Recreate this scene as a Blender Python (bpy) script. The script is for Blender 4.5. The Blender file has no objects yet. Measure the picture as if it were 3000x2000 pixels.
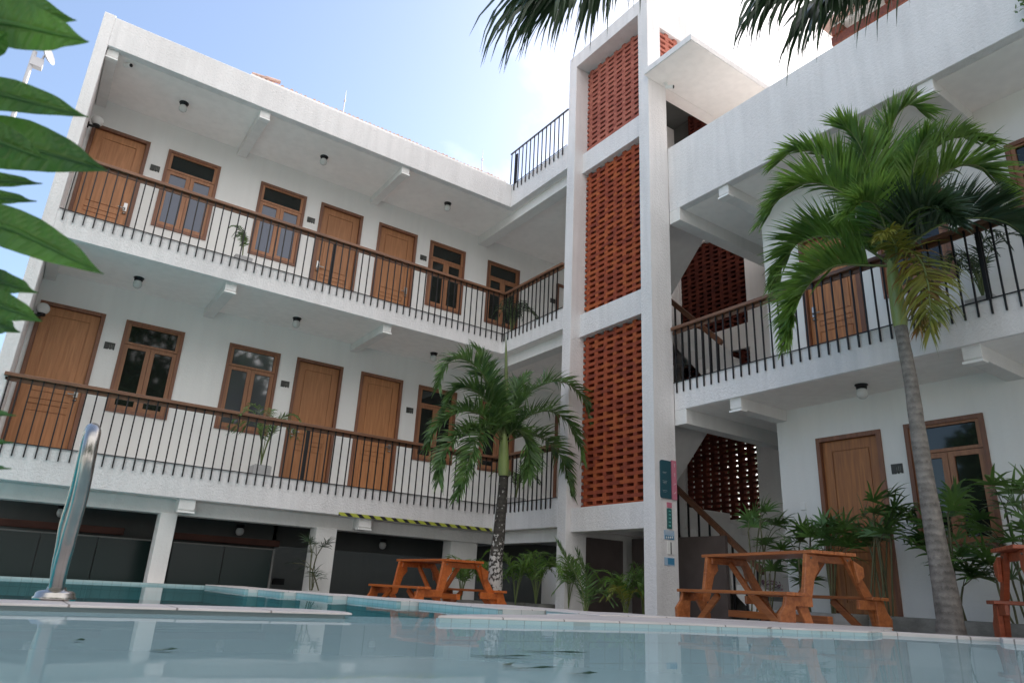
import bpy, math, random
from mathutils import Vector, Matrix
random.seed(7)
S = bpy.context.scene
COL = S.collection
PI = math.pi
R = math.radians

# ------------------------------------------------------------------ camera
RX, ROLL, YAW, FPX = R(109.43559885), R(3.04368778), R(-33.94099184), 2068.0
CAMM = (Matrix.Rotation(YAW, 3, 'Z') @ Matrix.Rotation(RX, 3, 'X') @ Matrix.Rotation(ROLL, 3, 'Z'))
cd = bpy.data.cameras.new('camera'); cam = bpy.data.objects.new('camera', cd); COL.objects.link(cam)
cam.matrix_world = CAMM.to_4x4()
cd.sensor_width = 36; cd.lens = FPX / 3000 * 36; cd.clip_start = 0.02; cd.clip_end = 2000
cd.dof.use_dof = True; cd.dof.focus_distance = 9.5; cd.dof.aperture_fstop = 7.0
S.camera = cam
FWD = CAMM @ Vector((0, 0, -1))
def ray(u, v): return CAMM @ Vector((u - 1500, -(v - 1000), -FPX))
def AX(u, v, ax, val):
    d = ray(u, v); return d * (val / d[ax])
def AD(u, v, dep):
    d = ray(u, v); return d * (dep / FPX)
def depth(p): return Vector(p).dot(FWD)

# ------------------------------------------------------------------ materials
MT = {}
def mat(name, col, rough=.6, metal=0, spec=.5, bump=0, bscale=30, var=0, vscale=3, bdetail=4, ior=None, coat=0):
    m = bpy.data.materials.new(name); m.use_nodes = True
    n = m.node_tree.nodes; l = m.node_tree.links; b = n['Principled BSDF']
    b.inputs['Base Color'].default_value = (*col, 1); b.inputs['Roughness'].default_value = rough
    b.inputs['Metallic'].default_value = metal; b.inputs['Specular IOR Level'].default_value = spec
    if ior: b.inputs['IOR'].default_value = ior
    if coat: b.inputs['Coat Weight'].default_value = coat; b.inputs['Coat Roughness'].default_value = .15
    tc = n.new('ShaderNodeTexCoord')
    if var:
        nz = n.new('ShaderNodeTexNoise'); nz.inputs['Scale'].default_value = vscale; nz.inputs['Detail'].default_value = 6
        l.new(tc.outputs['Object'], nz.inputs['Vector'])
        cr = n.new('ShaderNodeValToRGB'); cr.color_ramp.elements[0].position = .3; cr.color_ramp.elements[1].position = .72
        cr.color_ramp.elements[0].color = (*[c * (1 - var) for c in col], 1)
        cr.color_ramp.elements[1].color = (*[min(1, c * (1 + var * .6)) for c in col], 1)
        l.new(nz.outputs['Fac'], cr.inputs['Fac']); l.new(cr.outputs['Color'], b.inputs['Base Color'])
    if bump:
        nz2 = n.new('ShaderNodeTexNoise'); nz2.inputs['Scale'].default_value = bscale; nz2.inputs['Detail'].default_value = bdetail
        l.new(tc.outputs['Object'], nz2.inputs['Vector'])
        bp = n.new('ShaderNodeBump'); bp.inputs['Strength'].default_value = bump; bp.inputs['Distance'].default_value = .02
        l.new(nz2.outputs['Fac'], bp.inputs['Height']); l.new(bp.outputs['Normal'], b.inputs['Normal'])
    MT[name] = m
    return m
def mathn(n, l, op, a, b=None, c=None):
    x = n.new('ShaderNodeMath'); x.operation = op
    for i, q in enumerate((a, b, c)):
        if q is None: continue
        if isinstance(q, (int, float)): x.inputs[i].default_value = q
        else: l.new(q, x.inputs[i])
    return x.outputs[0]

def stucco(name, col, bump, dirt):
    m = mat(name, col, .85, spec=.25); n = m.node_tree.nodes; l = m.node_tree.links; b = n['Principled BSDF']
    tc = n['Texture Coordinate']
    vo = n.new('ShaderNodeTexNoise'); vo.inputs['Scale'].default_value = 28; vo.inputs['Detail'].default_value = 5; vo.inputs['Roughness'].default_value = .7
    l.new(tc.outputs['Object'], vo.inputs['Vector'])
    bp = n.new('ShaderNodeBump'); bp.inputs['Strength'].default_value = bump; bp.inputs['Distance'].default_value = .03
    l.new(vo.outputs['Fac'], bp.inputs['Height']); l.new(bp.outputs['Normal'], b.inputs['Normal'])
    # broad stains and vertical run marks
    mp = n.new('ShaderNodeMapping'); mp.inputs['Scale'].default_value = (5, 5, .45); l.new(tc.outputs['Object'], mp.inputs['Vector'])
    s1 = n.new('ShaderNodeTexNoise'); s1.inputs['Scale'].default_value = 1.6; s1.inputs['Detail'].default_value = 8; l.new(mp.outputs['Vector'], s1.inputs['Vector'])
    s2 = n.new('ShaderNodeTexNoise'); s2.inputs['Scale'].default_value = .9; s2.inputs['Detail'].default_value = 5; l.new(tc.outputs['Object'], s2.inputs['Vector'])
    su = mathn(n, l, 'MULTIPLY', s1.outputs['Fac'], s2.outputs['Fac'])
    cr = n.new('ShaderNodeValToRGB'); cr.color_ramp.elements[0].position = .12; cr.color_ramp.elements[1].position = .33
    cr.color_ramp.elements[0].color = (*[c * (1 - dirt) for c in col], 1); cr.color_ramp.elements[1].color = (*col, 1)
    l.new(su, cr.inputs['Fac']); l.new(cr.outputs['Color'], b.inputs['Base Color'])
    return m
stucco('stucco', (.79, .77, .765), .55, .12)
stucco('wall_paint', (.80, .80, .78), .12, .05)
stucco('wall_paint_warm', (.76, .75, .73), .3, .08)
stucco('soffit', (.93, .89, .86), .06, .08)
stucco('grey_wall', (.22, .22, .21), .1, .1)
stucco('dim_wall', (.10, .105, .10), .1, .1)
mat('black_metal', (.022, .022, .024), .45, .6)
mat('dark_plate', (.035, .037, .033), .5, bump=.2, bscale=60)
mat('plate_mark', (.16, .165, .145), .6)
mat('steel', (.42, .40, .37), .27, 1, bump=.06, bscale=30, var=.2, vscale=9)
mat('chrome', (.45, .45, .44), .35, 1)
mat('lamp_glass', (.8, .8, .78), .2)
mat('lamp_milk', (.62, .62, .6), .25)
mat('concrete', (.20, .20, .18), .9, bump=.5, bscale=25, var=.45, vscale=4)
mat('concrete_light', (.36, .35, .33), .9, bump=.4, bscale=25, var=.3, vscale=5)
mat('ground', (.36, .345, .32), .95, bump=.4, bscale=20, var=.3, vscale=2)
mat('pot_grey', (.42, .42, .42), .8, bump=.2, var=.15)
mat('white_plastic', (.8, .8, .78), .35)
mat('tile_red', (.58, .40, .34), .8, bump=.4, var=.25, vscale=6)
mat('antenna', (.42, .42, .44), .5)
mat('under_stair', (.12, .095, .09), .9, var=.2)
mat('dark_red_wall', (.09, .035, .025), .9, var=.3)
mat('leaf_dark', (.02, .055, .018), .45)
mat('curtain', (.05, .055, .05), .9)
mat('purple_flower', (.2, .1, .14), .8)

def wood(name, c1, c2, rough, along='Z', scale=1.0, coat=0):
    m = mat(name, c1, rough, coat=coat); n = m.node_tree.nodes; l = m.node_tree.links; b = n['Principled BSDF']
    tc = n['Texture Coordinate']; mp = n.new('ShaderNodeMapping')
    sc = {'Z': (14, 14, .9), 'X': (.9, 14, 14), 'Y': (14, .9, 14)}[along]
    mp.inputs['Scale'].default_value = [q * scale for q in sc]; l.new(tc.outputs['Object'], mp.inputs['Vector'])
    nz = n.new('ShaderNodeTexNoise'); nz.inputs['Scale'].default_value = 2.2; nz.inputs['Detail'].default_value = 7; nz.inputs['Distortion'].default_value = .6
    l.new(mp.outputs['Vector'], nz.inputs['Vector'])
    cr = n.new('ShaderNodeValToRGB'); cr.color_ramp.elements[0].position = .32; cr.color_ramp.elements[1].position = .66
    cr.color_ramp.elements[0].color = (*c2, 1); cr.color_ramp.elements[1].color = (*c1, 1)
    l.new(nz.outputs['Fac'], cr.inputs['Fac'])
    oi = n.new('ShaderNodeObjectInfo'); hs = n.new('ShaderNodeHueSaturation')
    l.new(mathn(n, l, 'MULTIPLY_ADD', oi.outputs['Random'], .3, .85), hs.inputs['Value'])
    l.new(cr.outputs['Color'], hs.inputs['Color']); l.new(hs.outputs['Color'], b.inputs['Base Color'])
    bp = n.new('ShaderNodeBump'); bp.inputs['Strength'].default_value = .15; bp.inputs['Distance'].default_value = .01
    l.new(nz.outputs['Fac'], bp.inputs['Height']); l.new(bp.outputs['Normal'], b.inputs['Normal'])
    return m
wood('door_wood', (.46, .205, .085), (.34, .145, .055), .5)
wood('door_wood_shaded', (.42, .17, .055), (.25, .10, .038), .5)  # right wing shade put into the colour of the same door wood
wood('frame_wood', (.23, .10, .055), (.15, .062, .034), .5)
wood('sash_wood', (.36, .165, .08), (.26, .115, .055), .5)
wood('rail_wood', (.21, .095, .05), (.12, .055, .03), .45, 'X')
wood('rail_wood_cross', (.23, .11, .06), (.13, .06, .035), .45, 'Y')
wood('table_wood', (.52, .135, .025), (.36, .08, .015), .38, 'Y', coat=.2)
wood('table_wood_dark', (.44, .15, .045), (.27, .08, .024), .38, 'Y', coat=.2)
wood('table_wood_red', (.42, .095, .035), (.3, .06, .02), .4, 'Y', coat=.15)
wood('roof_timber', (.17, .045, .02), (.10, .025, .012), .5, 'X')

def brick_mat(name, cA, cB, cC):
    m = mat(name, cA, .9, spec=.2); n = m.node_tree.nodes; l = m.node_tree.links; b = n['Principled BSDF']
    at = n.new('ShaderNodeAttribute'); at.attribute_name = 'tone'
    cr = n.new('ShaderNodeValToRGB'); e = cr.color_ramp.elements
    e[0].color = (*cB, 1); e[1].color = (*cC, 1); k = e.new(.5); k.color = (*cA, 1)
    l.new(at.outputs['Fac'], cr.inputs['Fac'])
    nz = n.new('ShaderNodeTexNoise'); nz.inputs['Scale'].default_value = 40; nz.inputs['Detail'].default_value = 6
    l.new(n['Texture Coordinate'].outputs['Object'], nz.inputs['Vector'])
    mx = n.new('ShaderNodeMix'); mx.data_type = 'RGBA'; mx.blend_type = 'MULTIPLY'; mx.inputs[0].default_value = .5
    l.new(cr.outputs['Color'], mx.inputs[6])
    c2 = n.new('ShaderNodeValToRGB'); c2.color_ramp.elements[0].color = (.5, .5, .5, 1); c2.color_ramp.elements[1].color = (1.25, 1.2, 1.15, 1)
    l.new(nz.outputs['Fac'], c2.inputs['Fac']); l.new(c2.outputs['Color'], mx.inputs[7]); l.new(mx.outputs[2], b.inputs['Base Color'])
    bp = n.new('ShaderNodeBump'); bp.inputs['Strength'].default_value = .5; bp.inputs['Distance'].default_value = .01
    l.new(nz.outputs['Fac'], bp.inputs['Height']); l.new(bp.outputs['Normal'], b.inputs['Normal'])
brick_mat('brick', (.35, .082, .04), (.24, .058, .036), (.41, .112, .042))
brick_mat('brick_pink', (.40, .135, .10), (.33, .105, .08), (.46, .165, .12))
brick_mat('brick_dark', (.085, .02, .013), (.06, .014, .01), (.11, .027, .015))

def glass_mat(name, base, rough=.03, ior=1.7):
    m = mat(name, base, rough, spec=.5, ior=ior); return m
glass_mat('pane_dark', (.012, .015, .013), .04, 1.5)
glass_mat('pane_sky_blue', (.085, .105, .155), .05, 1.5)  # blue base stands in for sky reflected in the upper panes
glass_mat('pane_bright', (.07, .075, .085), .04, 2.1)
glass_mat('screen_glass', (.014, .03, .028), .22, 1.3)

def leaf_mat(name, c1, c2, tr=.25, rough=.4, scale=2.0):
    m = mat(name, c1, rough, spec=.5); n = m.node_tree.nodes; l = m.node_tree.links; b = n['Principled BSDF']
    tc = n['Texture Coordinate']
    nz = n.new('ShaderNodeTexNoise'); nz.inputs['Scale'].default_value = scale; nz.inputs['Detail'].default_value = 5
    l.new(tc.outputs['Object'], nz.inputs['Vector'])
    cr = n.new('ShaderNodeValToRGB'); cr.color_ramp.elements[0].position = .35; cr.color_ramp.elements[1].position = .65
    cr.color_ramp.elements[0].color = (*c2, 1); cr.color_ramp.elements[1].color = (*c1, 1)
    l.new(nz.outputs['Fac'], cr.inputs['Fac']); l.new(cr.outputs['Color'], b.inputs['Base Color'])
    t = n.new('ShaderNodeBsdfTranslucent'); ms = n.new('ShaderNodeMixShader'); ms.inputs['Fac'].default_value = tr
    hs = n.new('ShaderNodeHueSaturation'); hs.inputs['Value'].default_value = 1.5; hs.inputs['Hue'].default_value = .48
    l.new(cr.outputs['Color'], hs.inputs['Color']); l.new(hs.outputs['Color'], t.inputs['Color'])
    l.new(b.outputs[0], ms.inputs[1]); l.new(t.outputs[0], ms.inputs[2])
    l.new(ms.outputs[0], n['Material Output'].inputs['Surface'])
leaf_mat('palm_leaf', (.16, .295, .05), (.065, .15, .03), .38, .36, 5)
leaf_mat('palm_leaf_cool', (.12, .225, .06), (.04, .09, .03), .33, .34, 5)
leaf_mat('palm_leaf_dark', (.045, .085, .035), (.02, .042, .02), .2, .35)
leaf_mat('palm_leaf_yellow', (.22, .22, .03), (.13, .17, .03), .35, .45, 3)
leaf_mat('palm_leaf_brown', (.22, .11, .03), (.13, .12, .03), .3, .5, 4)
leaf_mat('fan_leaf', (.10, .20, .045), (.04, .095, .025), .25, .38, 4)
leaf_mat('broad_leaf', (.095, .26, .035), (.035, .115, .03), .3, .42, 7)
m = MT['broad_leaf']; n = m.node_tree.nodes; l = m.node_tree.links
at = n.new('ShaderNodeAttribute'); at.attribute_name = 'vein'
mxv = n.new('ShaderNodeMix'); mxv.data_type = 'RGBA'; bb_ = n['Principled BSDF']; src = bb_.inputs['Base Color'].links[0].from_socket
l.new(mathn(n, l, 'MULTIPLY', at.outputs['Fac'], .55), mxv.inputs[0]); l.new(src, mxv.inputs[6]); mxv.inputs[7].default_value = (.16, .24, .06, 1); l.new(mxv.outputs[2], bb_.inputs['Base Color'])
bv = n.new('ShaderNodeBump'); bv.inputs['Strength'].default_value = .6; bv.inputs['Distance'].default_value = .004; l.new(at.outputs['Fac'], bv.inputs['Height']); l.new(bv.outputs['Normal'], bb_.inputs['Normal'])
leaf_mat('tree_leaf', (.05, .10, .025), (.02, .05, .014), .25, .5, 1)
mat('crownshaft', (.22, .28, .09), .4, var=.2, vscale=4)
mat('stem_green', (.12, .16, .05), .5)
mat('cane', (.10, .10, .045), .7, var=.3, vscale=10)

def trunk_mat(name, c1, c2, lich=0):
    m = mat(name, c1, .9, spec=.2); n = m.node_tree.nodes; l = m.node_tree.links; b = n['Principled BSDF']
    tc = n['Texture Coordinate']; sp = n.new('ShaderNodeSeparateXYZ'); l.new(tc.outputs['Object'], sp.inputs[0])
    nz = n.new('ShaderNodeTexNoise'); nz.inputs['Scale'].default_value = 9; nz.inputs['Detail'].default_value = 8; nz.inputs['Roughness'].default_value = .7
    l.new(tc.outputs['Object'], nz.inputs['Vector'])
    zz = mathn(n, l, 'MULTIPLY_ADD', nz.outputs['Fac'], .10, sp.outputs['Z'])
    ring = mathn(n, l, 'SINE', mathn(n, l, 'MULTIPLY', zz, 95))
    rg = mathn(n, l, 'MULTIPLY_ADD', ring, .05, mathn(n, l, 'MULTIPLY', nz.outputs['Fac'], 1.0))
    cr = n.new('ShaderNodeValToRGB'); cr.color_ramp.elements[0].position = .32; cr.color_ramp.elements[1].position = .68
    cr.color_ramp.elements[0].color = (*c2, 1); cr.color_ramp.elements[1].color = (*c1, 1)
    l.new(rg, cr.inputs['Fac']); out = cr.outputs['Color']
    if lich:
        n3 = n.new('ShaderNodeTexNoise'); n3.inputs['Scale'].default_value = 22; n3.inputs['Detail'].default_value = 5; l.new(tc.outputs['Object'], n3.inputs['Vector'])
        hz = n.new('ShaderNodeMapRange'); hz.inputs[1].default_value = lich; hz.inputs[2].default_value = lich - .9; l.new(sp.outputs['Z'], hz.inputs[0])
        k = mathn(n, l, 'ADD', n3.outputs['Fac'], mathn(n, l, 'MULTIPLY_ADD', hz.outputs[0], .22, -.14))
        c3 = n.new('ShaderNodeValToRGB'); c3.color_ramp.elements[0].position = .5; c3.color_ramp.elements[1].position = .56; l.new(k, c3.inputs['Fac'])
        mx = n.new('ShaderNodeMix'); mx.data_type = 'RGBA'; l.new(c3.outputs['Color'], mx.inputs[0]); l.new(out, mx.inputs[6]); mx.inputs[7].default_value = (.5, .48, .45, 1)
        out = mx.outputs[2]
    l.new(out, b.inputs['Base Color'])
    bp = n.new('ShaderNodeBump'); bp.inputs['Strength'].default_value = .7; bp.inputs['Distance'].default_value = .02
    l.new(rg, bp.inputs['Height']); l.new(bp.outputs['Normal'], b.inputs['Normal'])
trunk_mat('trunk', (.30, .275, .245), (.12, .11, .10))
trunk_mat('trunk_lichen', (.085, .078, .068), (.035, .032, .03), 1.0)

def tile_mat(name, col, joint, sx, sy, jw, rough=.4, rot=0):
    m = mat(name, col, rough, var=0); n = m.node_tree.nodes; l = m.node_tree.links; b = n['Principled BSDF']
    tc = n['Texture Coordinate']; mp = n.new('ShaderNodeMapping'); mp.inputs['Rotation'].default_value = (0, 0, rot)
    l.new(tc.outputs['Object'], mp.inputs['Vector'])
    sp = n.new('ShaderNodeSeparateXYZ'); l.new(mp.outputs['Vector'], sp.inputs[0])
    def line(o, s, w):
        f = mathn(n, l, 'FRACT', mathn(n, l, 'DIVIDE', mathn(n, l, 'ADD', o, 100.13), s))
        return mathn(n, l, 'LESS_THAN', f, w / s)
    k = mathn(n, l, 'MAXIMUM', line(sp.outputs['X'], sx, jw), line(sp.outputs['Y'], sy, jw))
    if sy < 0.2: k = mathn(n, l, 'MAXIMUM', k, line(sp.outputs['Z'], sy, jw))
    nz = n.new('ShaderNodeTexNoise'); nz.inputs['Scale'].default_value = 3; nz.inputs['Detail'].default_value = 6; l.new(tc.outputs['Object'], nz.inputs['Vector'])
    cr = n.new('ShaderNodeValToRGB'); cr.color_ramp.elements[0].position = .3; cr.color_ramp.elements[1].position = .7
    cr.color_ramp.elements[0].color = (*[c * .85 for c in col], 1); cr.color_ramp.elements[1].color = (*col, 1); l.new(nz.outputs['Fac'], cr.inputs['Fac'])
    mx = n.new('ShaderNodeMix'); mx.data_type = 'RGBA'; l.new(k, mx.inputs[0]); l.new(cr.outputs['Color'], mx.inputs[6]); mx.inputs[7].default_value = (*joint, 1)
    l.new(mx.outputs[2], b.inputs['Base Color'])
tile_mat('coping', (.66, .60, .57), (.22, .19, .17), .40, .40, .009, .5)
tile_mat('pool_band', (.40, .56, .58), (.28, .36, .36), .11, .11, .006, .25)
tile_mat('pool_band_white', (.68, .66, .64), (.4, .4, .4), .3, .3, .006, .3)
tile_mat('pool_floor_light', (.56, .68, .72), (.05, .08, .09), .9, 1.3, .022, .5, R(14))
tile_mat('pool_floor_deep', (.03, .74, .80), (.03, .6, .66), .3, .3, .008, .5)

# water: clear sheet, mirror by Fresnel, tint in what comes through
def water_mat(name, tint, milk, mcol, refl):
    m = bpy.data.materials.new(name); m.use_nodes = True; n = m.node_tree.nodes; l = m.node_tree.links; n.clear()
    out = n.new('ShaderNodeOutputMaterial'); mx = n.new('ShaderNodeMixShader'); tr = n.new('ShaderNodeBsdfTransparent'); gl = n.new('ShaderNodeBsdfGlossy'); fr = n.new('ShaderNodeFresnel')
    tr.inputs['Color'].default_value = (*tint, 1); gl.inputs['Roughness'].default_value = .02; gl.inputs['Color'].default_value = (.95, .98, 1, 1); fr.inputs['IOR'].default_value = 1.33
    tc = n.new('ShaderNodeTexCoord'); nz = n.new('ShaderNodeTexNoise'); nz.inputs['Scale'].default_value = 2.0; nz.inputs['Detail'].default_value = 2.5
    mp = n.new('ShaderNodeMapping'); mp.inputs['Scale'].default_value = (1, 1.6, 1); l.new(tc.outputs['Object'], mp.inputs['Vector']); l.new(mp.outputs['Vector'], nz.inputs['Vector'])
    bp = n.new('ShaderNodeBump'); bp.inputs['Strength'].default_value = .16; bp.inputs['Distance'].default_value = .006; l.new(nz.outputs['Fac'], bp.inputs['Height'])
    l.new(bp.outputs['Normal'], gl.inputs['Normal'])
    df = n.new('ShaderNodeBsdfDiffuse'); df.inputs['Color'].default_value = (*mcol, 1); m2 = n.new('ShaderNodeMixShader'); m2.inputs[0].default_value = milk
    l.new(tr.outputs[0], m2.inputs[1]); l.new(df.outputs[0], m2.inputs[2])
    l.new(mathn(n, l, 'MULTIPLY', fr.outputs[0], refl), mx.inputs[0]); l.new(m2.outputs[0], mx.inputs[1]); l.new(gl.outputs[0], mx.inputs[2]); l.new(mx.outputs[0], out.inputs['Surface'])
    MT[name] = m
water_mat('water_shallow', (.88, .97, .97), .52, (.47, .65, .66), .56)
water_mat('water_deep', (.68, .97, .98), .10, (.02, .40, .44), .72)

def flat(name, col, rough=.5): return mat(name, col, rough)
flat('sign_teal', (.015, .075, .10), .35); flat('sign_pink', (.56, .18, .25), .35); flat('sign_blue', (.05, .22, .38), .35)
flat('sign_pale', (.35, .48, .62), .4); flat('sign_white', (.7, .7, .7), .4); flat('sign_green', (.02, .12, .12), .4); flat('mark_green', (.15, .45, .42), .4)
m = mat('hazard_tape', (.5, .5, .05), .4); n = m.node_tree.nodes; l = m.node_tree.links
sp = n.new('ShaderNodeSeparateXYZ'); l.new(n['Texture Coordinate'].outputs['Object'], sp.inputs[0])
f = mathn(n, l, 'FRACT', mathn(n, l, 'MULTIPLY_ADD', mathn(n, l, 'ADD', sp.outputs['X'], mathn(n, l, 'MULTIPLY', sp.outputs['Z'], 1.3)), 4.9, 20))
k = mathn(n, l, 'LESS_THAN', f, .42); mx = n.new('ShaderNodeMix'); mx.data_type = 'RGBA'; l.new(k, mx.inputs[0])
mx.inputs[6].default_value = (.42, .45, .06, 1); mx.inputs[7].default_value = (.012, .012, .014, 1); l.new(mx.outputs[2], n['Principled BSDF'].inputs['Base Color'])

# ------------------------------------------------------------------ mesh helpers
class MB:
    def __init__(s): s.v = []; s.f = []; s.sm = []; s.t = []; s.vein = []; s.voff = 0
    def add(s, vs, fs, smooth=False, tone=.5):
        o = len(s.v); s.v += [tuple(q) for q in vs]
        for f in fs: s.f.append([i + o for i in f]); s.sm.append(smooth); s.t.append(tone)
        return s
    def box(s, x0, x1, y0, y1, z0, z1, tone=.5):
        if x0 > x1: x0, x1 = x1, x0
        if y0 > y1: y0, y1 = y1, y0
        if z0 > z1: z0, z1 = z1, z0
        return s.add([(x0, y0, z0), (x1, y0, z0), (x1, y1, z0), (x0, y1, z0), (x0, y0, z1), (x1, y0, z1), (x1, y1, z1), (x0, y1, z1)],
                     [(0, 3, 2, 1), (4, 5, 6, 7), (0, 1, 5, 4), (1, 2, 6, 5), (2, 3, 7, 6), (3, 0, 4, 7)], tone=tone)
    def prism(s, poly, vec):     # polygon (3D points) extruded by vec
        n = len(poly); vec = Vector(vec); a = [Vector(p) for p in poly]; b = [p + vec for p in a]
        return s.add(a + b, [list(range(n))[::-1], list(range(n, 2 * n))] + [(i, (i + 1) % n, n + (i + 1) % n, n + i) for i in range(n)])
    def beam(s, p, q, w, h, up=(0, 0, 1)):   # board from p to q, width w (side), height h (up)
        p = Vector(p); q = Vector(q); t = (q - p).normalized(); b = t.cross(Vector(up)).normalized(); u = b.cross(t)
        vs = [c + b * i * w / 2 + u * j * h / 2 for c in (p, q) for i, j in ((-1, -1), (1, -1), (1, 1), (-1, 1))]
        return s.add(vs, [(0, 1, 2, 3), (7, 6, 5, 4), (0, 4, 5, 1), (1, 5, 6, 2), (2, 6, 7, 3), (3, 7, 4, 0)])
    def tube(s, pts, rad, seg=10, caps=True, smooth=True):
        pts = [Vector(p) for p in pts]; n = len(pts)
        rads = rad if isinstance(rad, (list, tuple)) else [rad] * n
        up = None; vs = []
        for i, p in enumerate(pts):
            t = (pts[min(i + 1, n - 1)] - pts[max(i - 1, 0)]).normalized()
            if up is None: up = t.orthogonal().normalized()
            up = (up - t * up.dot(t)).normalized(); b = t.cross(up)
            for k in range(seg):
                a = 2 * PI * k / seg; vs.append(p + (up * math.cos(a) + b * math.sin(a)) * rads[i])
        fs = [(i * seg + k, i * seg + (k + 1) % seg, (i + 1) * seg + (k + 1) % seg, (i + 1) * seg + k) for i in range(n - 1) for k in range(seg)]
        s.add(vs, fs, smooth)
        if caps: s.add(vs[:seg], [list(range(seg))[::-1]]); s.add(vs[-seg:], [list(range(seg))])
        return s
    def lathe(s, prof, c=(0, 0, 0), seg=20, smooth=True):   # prof (r,z)
        vs = [(c[0] + r * math.cos(2 * PI * k / seg), c[1] + r * math.sin(2 * PI * k / seg), c[2] + z) for r, z in prof for k in range(seg)]
        fs = [(i * seg + k, i * seg + (k + 1) % seg, (i + 1) * seg + (k + 1) % seg, (i + 1) * seg + k) for i in range(len(prof) - 1) for k in range(seg)]
        return s.add(vs, fs, smooth)
    def build(s, name, m, parent=None, bevel=0):
        me = bpy.data.meshes.new(name); me.from_pydata(s.v, [], s.f)
        me.polygons.foreach_set('use_smooth', s.sm)
        if any(t != .5 for t in s.t):
            a = me.attributes.new('tone', 'FLOAT', 'FACE'); a.data.foreach_set('value', s.t)
        if s.vein:
            va = [0.0] * len(s.v); va[s.voff:s.voff + len(s.vein)] = s.vein
            me.attributes.new('vein', 'FLOAT', 'POINT').data.foreach_set('value', va)
        me.materials.append(MT[m] if isinstance(m, str) else m); me.update()
        o = bpy.data.objects.new(name, me); COL.objects.link(o)
        if parent: attach(o, parent)
        if bevel:
            bv = o.modifiers.new('bevel', 'BEVEL'); bv.width = bevel; bv.segments = 2; bv.limit_method = 'ANGLE'; bv.angle_limit = R(50)
        return o
def world(o):
    w = o.matrix_basis.copy()
    if o.parent: w = world(o.parent) @ o.matrix_parent_inverse @ w
    return w
def attach(o, p): o.parent = p; o.matrix_parent_inverse = world(p).inverted()
def empty(name, loc=(0, 0, 0)):
    o = bpy.data.objects.new(name, None); o.empty_display_size = .2; COL.objects.link(o); o.location = loc; o.rotation_euler = (0, 0, 0)
    o.matrix_basis = Matrix.Translation(Vector(loc)); return o
def tag(o, label=None, cat=None, group=None, kind=None):
    if label: o['label'] = label
    if cat: o['category'] = cat
    if group: o['group'] = group
    if kind: o['kind'] = kind
    return o
def copy_tree(o, parent=None):
    c = o.copy(); COL.objects.link(c)
    if parent: c.parent = parent
    for ch in [q for q in o.children]: copy_tree(ch, c)
    return c
def place(root, loc, rz=0, sc=1):
    root.matrix_basis = Matrix.Translation(Vector(loc)) @ Matrix.Rotation(rz, 4, 'Z') @ Matrix.Scale(sc, 4)

# ------------------------------------------------------------------ levels and planes
G = -.36                     # ground
ZW = -.165                   # water
ZC = -.137                   # coping top
YF, YB = 11.0, 12.55         # left wing: balcony front, room wall
XT, XR, XB = 7.19, 7.62, 8.65  # tower face / short balcony front, right wing front, right wing room wall
SL1, FL1 = 1.0, 1.46         # left wing slab bottoms / floors
SL2, FL2 = 4.37, 4.77
SL3, PT3 = 7.64, 8.13
RS1, RF1 = 2.6, 3.02         # right wing
RS2, RP2 = 5.89, 7.10
TY0, TY1 = 6.97, 9.12        # tower extent along y

# ------------------------------------------------------------------ ground, pool
PXL = -1.3
pool_zig = [(2.60, 8.06), (2.77, 8.06), (2.77, 7.09), (2.96, 7.09), (2.96, 5.97), (3.17, 5.97), (3.17, 4.69), (3.61, 4.69), (3.61, 4.1)]
front = [AX(1280, 1821, 2, ZW), AX(1995, 1840, 2, ZW), AX(2545, 1862, 2, ZW)]
endb = AX(2616, 1855, 2, ZW)
strip0 = AX(2640, 1862, 2, ZW); strip1 = AX(2960, 1880, 2, ZW)
front = [(p.x, p.y) for p in front]
PYF = 10.9
# pool outline (counter-clockwise), everything outside is paved ground
pool = [(PXL, 2.4), (PXL, -1.2), (9.5, -1.2), (9.5, 1.6), (strip1.x + 1.2, strip1.y - .45), (strip1.x, strip1.y), (strip0.x, strip0.y), (endb.x, endb.y), front[2], front[1], front[0],
        (3.55, 3.75), (3.61, 4.1), (3.61, 4.69), (3.17, 4.69), (3.17, 5.97), (2.96, 5.97), (2.96, 7.09), (2.77, 7.09), (2.77, 8.06), (2.60, 8.06), (2.60, 8.9), (2.45, 8.9), (2.45, PYF), (-15, PYF), (-15, 2.4)]
def ring_mesh(outer, inner, z):
    # planar sheet with a hole, triangulated
    from mathutils.geometry import tessellate_polygon
    vs = [Vector((x, y, 0)) for x, y in outer]; hs = [Vector((x, y, 0)) for x, y in inner]
    tris = tessellate_polygon([vs, hs]); allv = vs + hs
    b = MB(); b.add([(p.x, p.y, z) for p in allv], [list(t) for t in tris]); return b
b = ring_mesh([(-400, -400), (400, -400), (400, 400), (-400, 400)], pool[::-1], G)
for (x0, y0), (x1, y1) in zip(pool, pool[1:] + pool[:1]):   # basin walls
    b.add([(x0, y0, G), (x1, y1, G), (x1, y1, -2.3), (x0, y0, -2.3)], [(0, 1, 2, 3)])
tag(b.build('ground', 'ground'), kind='structure')
DY = 3.72                                        # line that parts shallow from deep pool
b = MB(); b.box(-15.05, 10, -1.25, DY, -.95, -.50)
tag(b.build('pool_floor', 'pool_floor_light'), kind='structure')
b = MB(); b.box(-15.05, 10, DY, PYF + .05, -2.25, -1.3)
tag(b.build('deep_pool_floor', 'pool_floor_deep'), kind='structure')
def clip(poly, keep_low):
    o = []
    for (x0, y0), (x1, y1) in zip(poly, poly[1:] + poly[:1]):
        i0 = (y0 <= DY) == keep_low; i1 = (y1 <= DY) == keep_low
        if i0: o.append((x0, y0))
        if i0 != i1: t_ = (DY - y0) / (y1 - y0); o.append((x0 + (x1 - x0) * t_, DY))
    return o
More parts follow.
